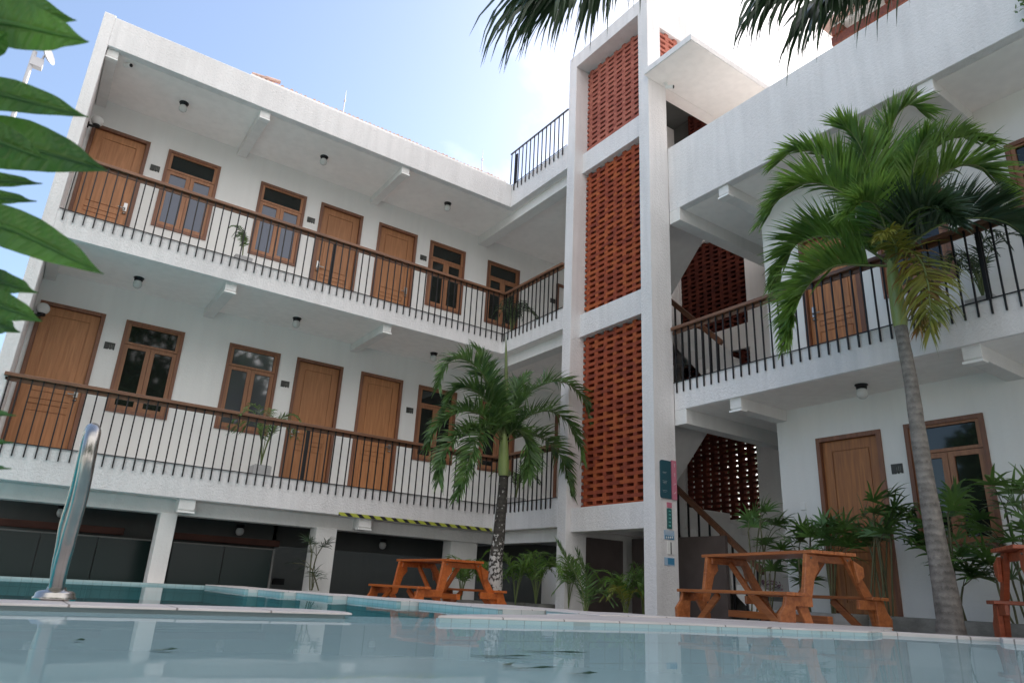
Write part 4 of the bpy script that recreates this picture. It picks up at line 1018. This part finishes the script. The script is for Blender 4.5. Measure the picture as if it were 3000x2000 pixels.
hang([(3000, -700), (2750, -300), (2560, -140), (2440, -95), (2350, -75), (2290, -50)], [3.4, 3.3, 3.2, 3.1, 3.1, 3.1], 120, .46, .010, droop=1.9, lift=-.9, sweep=(55, 15), start=.68, messy=.55, flat=.85)
hang([(2950, -600), (2700, -220), (2550, -90), (2450, -30), (2390, 10)], [3.4, 3.3, 3.3, 3.25, 3.2], 85, .50, .010, droop=1.3, lift=-.7, sweep=(50, 12), start=.6, messy=.6, flat=.85)
for a in range(6):
    an = R(150 + a * 45); d = Vector((math.cos(an), math.sin(an), 0))
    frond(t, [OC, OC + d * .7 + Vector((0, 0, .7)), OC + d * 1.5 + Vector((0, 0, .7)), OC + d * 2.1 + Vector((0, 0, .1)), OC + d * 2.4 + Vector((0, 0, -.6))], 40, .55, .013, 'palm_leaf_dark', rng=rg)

# --- fan palms (lady palms) and small feather palms
def fan_leaf(b, p, d, size, nb, w, rng, spread=1.5):
    d = Vector(d).normalized(); side = d.cross(Vector((0, 0, 1))); side = side.normalized() if side.length > .1 else Vector((1, 0, 0)); nn_ = side.cross(d)
    for k in range(nb):
        a = -spread + 2 * spread * k / (nb - 1) + rng.gauss(0, .07); dd = (d * math.cos(a) + side * math.sin(a) + nn_ * rng.gauss(0, .12)).normalized()
        ln = size * (1 - .22 * abs(a) / spread) * rng.uniform(.85, 1.1); q = p.copy(); ps = [q.copy()]; c = dd.copy()
        for j in range(4): q = q + c * ln / 4; ps.append(q.copy()); c = (c + Vector((0, 0, -.09 * (j + 1)))).normalized()
        leaf_strip(b, ps, w * rng.uniform(.8, 1.1), side * math.cos(a) - d * math.sin(a), (.5, 1, 1, .9, .5, .12))
def fan_plant(base, tips, label, size=.27, w=.017, seed=1, stems='cane', mleaf='fan_leaf', group='lady palms', nb=9):
    rng = random.Random(seed); base = Vector(base); t = empty('fan_palm', base); b = MB(); s = MB()
    for P in tips:
        P = Vector(P); st = base + Vector((rng.uniform(-.14, .14), rng.uniform(-.14, .14), 0)); topz = max(P.z - .12, base.z + .1)
        k = Vector((st.x + (P.x - st.x) * .45, st.y + (P.y - st.y) * .45, topz)); s.tube(smooth_path([st, st.lerp(k, .5) + Vector((rng.uniform(-.03, .03), rng.uniform(-.03, .03), 0)), k], 2), .010, 6)
        for j in range(rng.randint(3, 4)):
            P2 = P + Vector((rng.uniform(-.12, .12), rng.uniform(-.12, .12), rng.uniform(-.12, .1))); dirv = (P2 - k); dirv.z += .04
            if dirv.length < .05: dirv = Vector((rng.uniform(-1, 1), rng.uniform(-1, 1), .6))
            dirv = dirv.normalized() + Vector((rng.uniform(-.6, .6), rng.uniform(-.6, .6), rng.uniform(-.5, .5)))
            s.tube([k, k.lerp(P2, .6) + Vector((0, 0, .03)), P2], .0045, 5); fan_leaf(b, P2, dirv, size, nb, w, rng)
    b.build('foliage', mleaf, t); s.build('stems', stems, t); tag(t, label, 'plant', group); return t
def RX_(lst, x): return [AX(u, v, 0, x + dx) for u, v, dx in lst]
zp = -.10
PXc = 7.95
fan_plant((7.95, 5.9, zp), RX_([(2195, 1530, 0), (2225, 1505, -.1), (2270, 1510, .1), (2290, 1560, 0), (2230, 1580, -.1), (2300, 1620, .1), (2260, 1650, 0)], 8.0), 'bushy lady palm at the left end of the planter row by the stairs', seed=1)
fan_plant((8.0, 5.35, zp), RX_([(2345, 1570, 0), (2390, 1590, -.1), (2350, 1650, 0), (2370, 1690, .1), (2400, 1540, 0), (2340, 1600, -.2)], 8.0), 'lady palm with spreading dark leaves beside the left edge of the right door', seed=2)
fan_plant((8.0, 4.95, zp), RX_([(2430, 1530, 0), (2450, 1560, -.1), (2400, 1590, 0), (2480, 1600, .1), (2460, 1620, 0)], 8.0), 'lady palm in front of the lower half of the right door', seed=3)
fan_plant((8.0, 4.45, zp), RX_([(2550, 1500, 0), (2600, 1470, -.1), (2560, 1550, 0), (2620, 1520, .1), (2640, 1490, 0), (2590, 1560, -.1), (2530, 1580, .1), (2650, 1550, 0)], 8.0), 'tallest lady palm with several canes right of the door', size=.28, seed=4)
fan_plant((8.05, 3.75, zp), RX_([(2690, 1500, 0), (2700, 1560, 0), (2710, 1610, 0), (2790, 1470, 0), (2800, 1520, .1), (2810, 1650, -.1), (2830, 1680, 0), (2760, 1560, .1)], 8.0), 'lady palm half hidden behind the thick palm trunk', seed=5)
fan_plant((8.05, 3.0, zp), RX_([(2930, 1450, 0), (2900, 1600, 0), (2870, 1660, -.1), (2960, 1480, 0), (2990, 1440, .1), (2985, 1540, 0), (2930, 1680, 0), (3010, 1600, 0), (2890, 1550, 0)], 7.9), 'dark lady palm at the right edge above the reddish table', seed=6, size=.3)
# palms and grasses around the columns on the left
def feather_clump(base, label, n, h, leaf, seed, m='palm_leaf', lean=.5, width=.008, group='low feather palms', arcs=None, cat='plant'):
    rng = random.Random(seed); base = Vector(base); t = empty('feather_palm', base)
    for i in range(n):
        an = rng.uniform(0, 2 * PI); d = Vector((math.cos(an), math.sin(an), 0)); hh = h * rng.uniform(.75, 1.1); le = lean * rng.uniform(.5, 1.3)
        frond(t, [base, base + d * le * .15 * h + Vector((0, 0, hh * .5)), base + d * le * .5 * h + Vector((0, 0, hh * .92)), base + d * le * h + Vector((0, 0, hh * .98)), base + d * le * 1.5 * h + Vector((0, 0, hh * .7))], 20, leaf, width, m, rng=rng, rr=.008, droop=.7, lift=.3, start=.35)
    for P in arcs or []: frond(t, P, 40, leaf * 1.1, width * 1.1, m, rng=rng, rr=.014, droop=.25, lift=.5, start=.15)
    tag(t, label, cat, group); return t
zq = -.2
def LYp(u, y): return AX(u, 1760, 1, y).x
feather_clump((LYp(1350, 9.9), 9.9, zq), 'dark green clump behind the orange picnic table', 7, .62, .2, 21)
feather_clump((LYp(1425, 9.8), 9.8, zq), 'small palm clump between the orange table and the spotted trunk', 6, .60, .2, 27)
feather_clump((LYp(1510, 9.6), 9.6, zq), 'leafy green clump just right of the spotted palm trunk', 9, .80, .22, 22, m='palm_leaf')
feather_clump((LYp(1570, 9.4), 9.4, zq), 'light green drooping clump in front of the dark opening', 9, .75, .22, 23)
feather_clump((LYp(1630, 9.2), 8.9, zq), 'broad green clump at the foot of the left tower column', 8, .68, .22, 24)
b0 = AX(1715, 1800, 1, 7.9); arc = [b0] + [AX(u, v, 1, 7.9) for u, v in ((1712, 1760), (1700, 1710), (1675, 1660), (1648, 1615), (1636, 1590))]
arc2 = [b0] + [AX(u, v, 1, 8.1) for u, v in ((1722, 1740), (1718, 1690), (1700, 1640), (1690, 1610))]
feather_clump((b0.x, b0.y, G), 'cycad like palm with one long upright frond in front of the left tower column', 3, .5, .2, 25, arcs=[arc, arc2], m='palm_leaf_cool')
b0 = AX(1832, 1800, 1, 7.8); feather_clump((b0.x, b0.y, G), 'short palm with yellowish fronds left of the column with signs', 9, .72, .2, 26, m='palm_leaf')
feather_clump((b0.x - .12, b0.y - .15, G), 'small yellow green palm sprout in front of the tower opening', 4, .55, .16, 29, m='palm_leaf_yellow')
b0 = AX(1885, 1800, 1, 7.6); feather_clump((b0.x, b0.y, G), 'narrow feathery palm close against the column with signs', 8, .78, .16, 28, m='palm_leaf_cool', lean=.35)
# thin dragon tree by the pool column
p = AX(925, 1735, 1, 11.0); fan_plant((p.x, 11.0, ZC), [AX(905, 1598, 1, 11.0), AX(930, 1605, 1, 11.1), AX(925, 1690, 1, 11.0), AX(885, 1640, 1, 11.1)], 'thin dark spiky plant standing by the second pool column', size=.22, w=.007, seed=31, mleaf='palm_leaf_dark', group=None)
# potted plants on the galleries
def potted(u, y, zf, label, h, n, leaf, seed, r=.14, ph=.2, m='palm_leaf_cool'):
    x = AX(u[0], u[1], 1, y).x; tpot = empty('plant_pot', (x, y, zf)); b = MB()
    b.box(x - r, x + r, y - r, y + r, zf + .0, zf + ph); b.build('pot_box', 'pot_grey', tpot, bevel=.01)
    b = MB(); b.box(x - r + .02, x + r - .02, y - r + .02, y + r - .02, zf + ph, zf + ph + .006); b.build('soil', 'dim_wall', tpot)
    tag(tpot, 'square grey pot ' + label[0], 'plant pot', 'square grey pots on the galleries')
    feather_clump((x, y, zf + ph), 'potted feather palm ' + label[1], n, h, leaf, seed, m=m, group='potted palms on the galleries')
potted((760, 1385), 11.5, FL1, ('behind the lower railing beside the middle door', 'reaching over the lower railing beside the middle door'), .92, 11, .17, 41)
potted((712, 745), 11.4, FL2, ('behind the upper railing under the second window', 'small and thin behind the upper railing under the second window'), .5, 4, .12, 42)
potted((1500, 930), 11.5, FL2, ('in the corner of the upper gallery', 'dark and bushy in the corner of the upper gallery'), .72, 16, .2, 43, m='palm_leaf_dark')
potted((1510, 1500), 11.2, FL1, ('in the corner of the lower gallery behind the small palm', 'in the corner of the lower gallery behind the small palm'), .6, 8, .16, 44)
x_ = 8.1; pp = AX(2885, 890, 0, x_)
tpot = empty('plant_pot', (x_, pp.y, RF1)); b = MB(); b.box(x_ - .14, x_ + .14, pp.y - .14, pp.y + .14, RF1, RF1 + .2); b.build('pot_box', 'pot_grey', tpot, bevel=.01)
tag(tpot, 'square grey pot on the right gallery', 'plant pot', 'square grey pots on the galleries')
feather_clump((x_, pp.y, RF1 + .19), 'potted feather palm on the right gallery behind the big palm', 9, .72, .2, 45, m='palm_leaf_dark', group='potted palms on the galleries')

# planters
def planter(x0, x1, y0, y1, z1, label, m='concrete', ends=None):
    t = empty('concrete_planter', ((x0 + x1) / 2, (y0 + y1) / 2, G)); b = MB()
    i = .05
    b.box(x0, x1, y0, y0 + i, G, z1); b.box(x0, x1, y1 - i, y1, G, z1); b.box(x0, x0 + i, y0 + i, y1 - i, G, z1); b.box(x1 - i, x1, y0 + i, y1 - i, G, z1)
    b.build('planter_wall', m, t); b = MB(); b.box(x0 + i, x1 - i, y0 + i, y1 - i, G, z1 - .04); b.build('soil', 'dim_wall', t)
    tag(t, label, 'planter', 'low concrete planters')
ya = [AX(u, 1800, 0, 7.75).y for u in (2248, 2500, 2545, 2905, 2925, 3000)]
planter(7.75, 8.25, ya[1], ya[0], -.055, 'long grey concrete planter below the right door', 'concrete_light')
planter(7.75, 8.25, ya[3], ya[2], -.05, 'stained concrete planter behind the thick palm trunk')
planter(7.75, 8.25, ya[3] - 1.6, ya[3] - .05, -.05, 'concrete planter at the right edge behind the reddish table')
for i, (u0, u1, y, lb) in enumerate(((1318, 1420, 9.85, 'low concrete planter behind the orange picnic table'), (1478, 1575, 9.6, 'dark low concrete planter right of the spotted palm trunk'), (1578, 1660, 9.25, 'low concrete planter beside the left tower column'))):
    planter(AX(u0, 1760, 1, y).x, AX(u1, 1760, 1, y).x, y, y + .4, -.165, lb, 'concrete_light' if i == 0 else 'concrete')

# ------------------------------------------------------------------ glass partitions with dark roller boxes in the understorey
for i, (u0, u1, vt, vb, lab) in enumerate(((-60, 445, (1548, 1583), 1700, 'dark glass partition left of the first pool column'), (508, 800, (1587, 1612), 1715, 'dark glass partition between the two pool columns'))):
    y = 12.0; a = AX(u0, vt[0], 1, y); c = AX(u1, vt[1], 1, y); zt = (a.z + c.z) / 2
    t = empty('glass_partition', ((a.x + c.x) / 2, y, G)); nP = 3 if i == 0 else 2
    for k in range(nP):
        x0 = a.x + (c.x - a.x) * k / nP; x1 = a.x + (c.x - a.x) * (k + 1) / nP
        b = MB(); b.box(x0 + .006, x1 - .006, y, y + .012, G + .02, zt); b.build('glass_panel', 'screen_glass', t)
    b = MB(); b.box(a.x, c.x, y - .012, y + .022, zt, zt + .02); b.box(c.x - .0, c.x + .03, y - .012, y + .022, G, zt + .02); b.build('glass_rail', 'grey_wall', t)
    tag(t, lab, 'glass partition', 'dark glass partitions')
    b = MB(); x1 = AX((362, 1560)[0] if i == 0 else 822, 1560, 1, y + .2).x; b.box(a.x, x1, y + .15, y + .27, zt + .06, zt + .16)
    tag(b.build('roller_blind_box', 'dark_red_wall', bevel=.01), ['long dark roller blind box above the left glass partition', 'dark roller blind box above the right glass partition'][i], 'blind box')
p = AX(812, 1702, 1, 12.7); b = MB(); b.box(p.x - .09, p.x + .09, 12.6, 12.7, p.z - .05, p.z + .05)
tag(b.build('wall_box', 'black_metal'), 'small black box on the dim wall right of the glass partition', 'box')
# white-fringed flower trough by the stairs
p = AX(2190, 1725, 0, 9.4); t = empty('flower_trough', (9.4, p.y, G)); b = MB(); b.box(9.2, 9.6, p.y - .5, p.y + .35, G, p.z - .02); b.build('trough', 'grey_wall', t)
b = MB(); b.box(9.18, 9.62, p.y - .52, p.y + .37, p.z - .02, p.z); b.build('trough_rim', 'white_plastic', t)
b = MB(); rr_ = random.Random(9)
for k in range(260):
    q = Vector((rr_.uniform(9.2, 9.6), p.y + rr_.uniform(-.5, .35), p.z + rr_.uniform(0, .13))); d = Vector((rr_.uniform(-1, 1), rr_.uniform(-1, 1), rr_.uniform(-.3, 1))).normalized(); s_ = d.orthogonal().normalized() * .02
    b.add([q - s_, q + d * .025, q + s_, q - d * .025], [(0, 1, 2, 3)])
b.build('flowers', 'purple_flower', t); tag(t, 'grey trough of purple flowers seen under the brown picnic table', 'flower trough')

# ------------------------------------------------------------------ foreground broad leaves
def broad(b, base, tip, w, fold=.25, curve=0.0, seed=0, shape=(.08, .5, .8, .97, 1.0, .95, .82, .6, .33, .0)):
    base = Vector(base); tip = Vector(tip); ax = (tip - base); L_ = ax.length; T = ax.normalized(); view = ((base + tip) / 2).normalized()
    side = T.cross(view).normalized(); nrm = side.cross(T); n = len(shape) * 2; vs = []; fs = []
    up_ = Vector((0, 0, 1)); m_ = 8; n = 46
    for i in range(n):
        f = i / (n - 1); k = f * (len(shape) - 1); k0 = min(int(k), len(shape) - 2); ww = w / 2 * (shape[k0] + (shape[k0 + 1] - shape[k0]) * (k - k0))
        c = base + ax * f + up_ * curve * math.sin(PI * f) * L_
        for j in range(m_ + 1):
            g = -1 + 2 * j / m_; vs.append(c + side * ww * g + nrm * (abs(g) ** 1.2 * fold * ww + .0035 * math.sin(f * 23 + g * 2 + seed) * abs(g)))
            b.vein.append(1.0 if j == m_ // 2 else (.8 if (i + abs(j - m_ // 2)) % 4 == 0 else 0.0))
    for i in range(n - 1):
        for j in range(m_): a = i * (m_ + 1) + j; fs.append((a, a + 1, a + m_ + 2, a + m_ + 1))
    o_ = len(b.v); b.add(vs, fs, True); b.voff = o_
    b.tube([base - nrm * .002, base.lerp(tip, .5) + up_ * curve * L_ - nrm * .002, tip], [.006, .004, .001], 6)
LV = [  # base px, tip px, width px, depth base, depth tip, curve
 ((-330, 10), (222, 60), 130, 1.05, .95, .05), ((-160, 40), (258, 122), 125, .95, .9, .02), ((-60, 150), (20, 95), 70, .9, .9, 0),
 ((-260, 270), (258, 343), 88, 1.0, .95, .06), ((-260, 420), (316, 500), 140, 1.05, 1.0, .07), ((-230, 380), (140, 470), 100, .9, .92, .08),
 ((-180, 525), (122, 538), 42, 1.05, 1.0, .02), ((-180, 570), (106, 590), 42, 1.05, 1.0, .02),
 ((-200, 600), (302, 802), 110, 1.0, .95, .04), ((-150, 800), (110, 857), 62, 1.05, 1.0, .03), ((-160, 860), (122, 940), 78, 1.0, .98, .04),
 ((-140, 920), (58, 972), 62, 1.1, 1.05, .03), ((-150, 1205), (46, 1217), 24, 1.1, 1.05, .02), ((-150, 1290), (36, 1296), 26, 1.1, 1.05, .0), ((-140, 1376), (32, 1372), 20, 1.1, 1.05, .02)]
SB = Vector((-1.75, 1.35, G)); t = empty('leafy_shrub', SB)
STM = [SB, Vector((-1.3, 1.3, .1)), AD(-420, 900, 1.15), AD(-360, 500, 1.1), AD(-340, 100, 1.05), AD(-380, -400, 1.1)]
b = MB(); b.tube(smooth_path(STM, 4), [.016 - .0005 * i for i in range(21)], 10); b.build('stem', 'cane', t)
for i, (p0, p1, w, d0, d1, cv) in enumerate(LV):
    b = MB(); A_ = AD(*p0, d0); B_ = AD(*p1, d1); broad(b, A_, B_, w / FPX * (d0 + d1) / 2 * 1.12, fold=.22, curve=cv)
    k = min(STM[1:], key=lambda q: (q - A_).length); b.tube([k, k.lerp(A_, .5) + Vector((0, 0, .02)), A_], [.007, .006, .005], 6)
    b.build('leaf', 'broad_leaf', t)
rg = random.Random(77)
for i in range(22):
    k = STM[2].lerp(STM[5], rg.random()); d = Vector((rg.uniform(-1, .1), rg.uniform(-.6, .6), rg.uniform(-.3, .3))).normalized(); b = MB(); broad(b, k + d * .05, k + d * rg.uniform(.25, .4), .07, curve=.06); b.build('leaf', 'broad_leaf', t)
tag(t, 'out of focus shrub with broad glossy green leaves along the left edge', 'shrub')

# ------------------------------------------------------------------ trees beyond the end wall and behind the camera
def leafy_tree(base, h, r, label, seed, n=2600, m='tree_leaf', ls=.16, group='trees around the hotel', cz=.62):
    rng = random.Random(seed); base = Vector(base); t = empty('leafy_tree', base); b = MB()
    b.tube([base, base + Vector((.1, 0, h * .3)), base + Vector((.0, .1, h * .62))], [r * .09, r * .065, r * .04], 9)
    cl = []
    for k in range(16):
        a = rng.uniform(0, 2 * PI); q = rng.uniform(.2, .8) * r; c = base + Vector((math.cos(a) * q, math.sin(a) * q, h * rng.uniform(cz - .22, .95))); cl.append((c, rng.uniform(.25, .45) * r)); b.tube([base + Vector((0, 0, h * rng.uniform(.3, .6))), c], [r * .03, r * .008], 5)
    b.build('trunk', 'trunk', t); b = MB()
    for k in range(n):
        c, cr = rng.choice(cl); d = Vector((rng.gauss(0, 1), rng.gauss(0, 1), rng.gauss(0, .8))).normalized() * cr * rng.random() ** .4
        q = c + d; e = Vector((rng.uniform(-1, 1), rng.uniform(-1, 1), rng.uniform(-.7, .4))).normalized(); s_ = e.orthogonal().normalized()
        b.add([q, q + e * ls * .5 + s_ * ls * .28, q + e * ls, q + e * ls * .5 - s_ * ls * .28], [(0, 1, 2, 3)])
    b.build('crown', m, t); tag(t, label, 'tree', group); return t
leafy_tree((-2.6, 13.6, G), 5.2, 1.9, 'slender green tree seen past the left end wall', 51, 5200, ls=.09)
for i, (x, y, h, r_, lb) in enumerate(((-9, -3, 10, 4.2, 'garden tree far left behind the photographer'), (-18, 4, 9, 3.6, 'unseen dense tree left of the pool, added to block side light'), (-18, 13, 8, 3, 'unseen dense tree left of the hotel end wall, added to block side light'), (-4, -8, 12, 5, 'tall garden tree behind the photographer on the left'), (2.5, -9.5, 12.5, 5.2, 'tall garden tree straight behind the photographer'),
        (9, -10, 12, 5, 'tall garden tree behind the photographer on the right'))): leafy_tree((x, y, G), h, r_, lb, 60 + i, 4200, ls=.5, group=None, cz=.5)  # the two left of pool and end wall are unseen, added as shade
leafy_tree((12.2, 8.6, G), 4.6, 2.1, 'dark tree showing through the holes of the lowest stair screen', 54, 5200, ls=.14, group=None)
# small light green sprig at the top right corner: outer twigs of a shrub on the roof terrace
b0 = AX(3020, -40, 0, 8.4); t = empty('roof_shrub', (8.4, b0.y, RS2 + .25)); b = MB(); rg = random.Random(5)
s = MB(); s.tube([Vector((8.3, b0.y - .2, RS2 + .25)), Vector((8.2, b0.y - .1, RP2)), AX(3010, 10, 0, 7.5)], [.02, .014, .006], 6); s.build('stem', 'cane', t)
for k in range(60):
    q = AX(3000 + rg.gauss(8, 24), -2 + rg.gauss(0, 26), 0, 7.5 + rg.uniform(-.1, .1)); e = Vector((rg.uniform(-1, 1), rg.uniform(-1, 1), rg.uniform(-1, .6))).normalized(); s_ = e.orthogonal().normalized()
    b.add([q, q + e * .03 + s_ * .02, q + e * .06, q + e * .03 - s_ * .02], [(0, 1, 2, 3)])
b.build('foliage', 'fan_leaf', t); tag(t, 'light green sprig hanging over the parapet in the top right corner', 'shrub')

# remove the door and window prototypes
def kill(o):
    for c in list(o.children): kill(c)
    bpy.data.objects.remove(o)
kill(PROT)

# ------------------------------------------------------------------ sky and sun
SUN_EL, SUN_AZ = R(39), R(76)        # azimuth measured from +Y towards +X
w = bpy.data.worlds.new('World'); S.world = w; w.use_nodes = True; n = w.node_tree.nodes; l = w.node_tree.links; bg = n['Background']
sk = n.new('ShaderNodeTexSky'); sk.sky_type = 'NISHITA'; sk.sun_disc = False; sk.sun_elevation = SUN_EL; sk.sun_rotation = SUN_AZ
sk.air_density = 1.0; sk.dust_density = 1.6; sk.ozone_density = 1.0
tc = n.new('ShaderNodeTexCoord'); sp = n.new('ShaderNodeSeparateXYZ'); l.new(tc.outputs['Generated'], sp.inputs[0])
mp = n.new('ShaderNodeMapping'); mp.inputs['Scale'].default_value = (1.0, 1.0, 1.6); mp.inputs['Rotation'].default_value = (0, R(25), R(35)); l.new(tc.outputs['Generated'], mp.inputs['Vector'])
nz = n.new('ShaderNodeTexNoise'); nz.inputs['Scale'].default_value = 2.6; nz.inputs['Detail'].default_value = 9; nz.inputs['Roughness'].default_value = .55; nz.inputs['Distortion'].default_value = .5; l.new(mp.outputs['Vector'], nz.inputs['Vector'])
# clouds grow towards the sun (+X); unseen ones behind the camera added to light facades
side = mathn(n, l, 'MAXIMUM', mathn(n, l, 'MULTIPLY_ADD', sp.outputs['X'], 1.05, -.41), mathn(n, l, 'MULTIPLY_ADD', sp.outputs['Y'], -1.1, .02))
cov = mathn(n, l, 'ADD', mathn(n, l, 'MULTIPLY_ADD', nz.outputs['Fac'], .75, .12), side)
cr = n.new('ShaderNodeValToRGB'); cr.color_ramp.elements[0].position = .50; cr.color_ramp.elements[1].position = .93
cr.color_ramp.elements[0].color = (0, 0, 0, 1); cr.color_ramp.elements[1].color = (1, 1, 1, 1); l.new(cov, cr.inputs['Fac'])
mx = n.new('ShaderNodeMix'); mx.data_type = 'RGBA'; l.new(mathn(n, l, 'MULTIPLY_ADD', cr.outputs['Color'], .94, .06), mx.inputs[0])
sat = n.new('ShaderNodeHueSaturation'); sat.inputs['Saturation'].default_value = 1.12; sat.inputs['Value'].default_value = 1.42; l.new(sk.outputs[0], sat.inputs['Color'])
l.new(sat.outputs['Color'], mx.inputs[6]); mx.inputs[7].default_value = (11.5, 11.3, 11.4, 1)
l.new(mx.outputs[2], bg.inputs['Color']); bg.inputs['Strength'].default_value = .085
sd = bpy.data.lights.new('sun', 'SUN'); so_ = bpy.data.objects.new('sun', sd); COL.objects.link(so_)
sd.energy = 5.0; sd.angle = R(3); sd.color = (1, .96, .91)
dirv = Vector((math.sin(SUN_AZ) * math.cos(SUN_EL), math.cos(SUN_AZ) * math.cos(SUN_EL), math.sin(SUN_EL)))
so_.rotation_euler = dirv.to_track_quat('Z', 'Y').to_euler()
S.view_settings.view_transform = 'Standard'; S.view_settings.look = 'None'; S.view_settings.gamma = 1; S.view_settings.exposure = 1.16
S.cycles.max_bounces = 10; S.cycles.diffuse_bounces = 5; S.cycles.transparent_max_bounces = 12; S.cycles.caustics_reflective = False; S.cycles.caustics_refractive = False
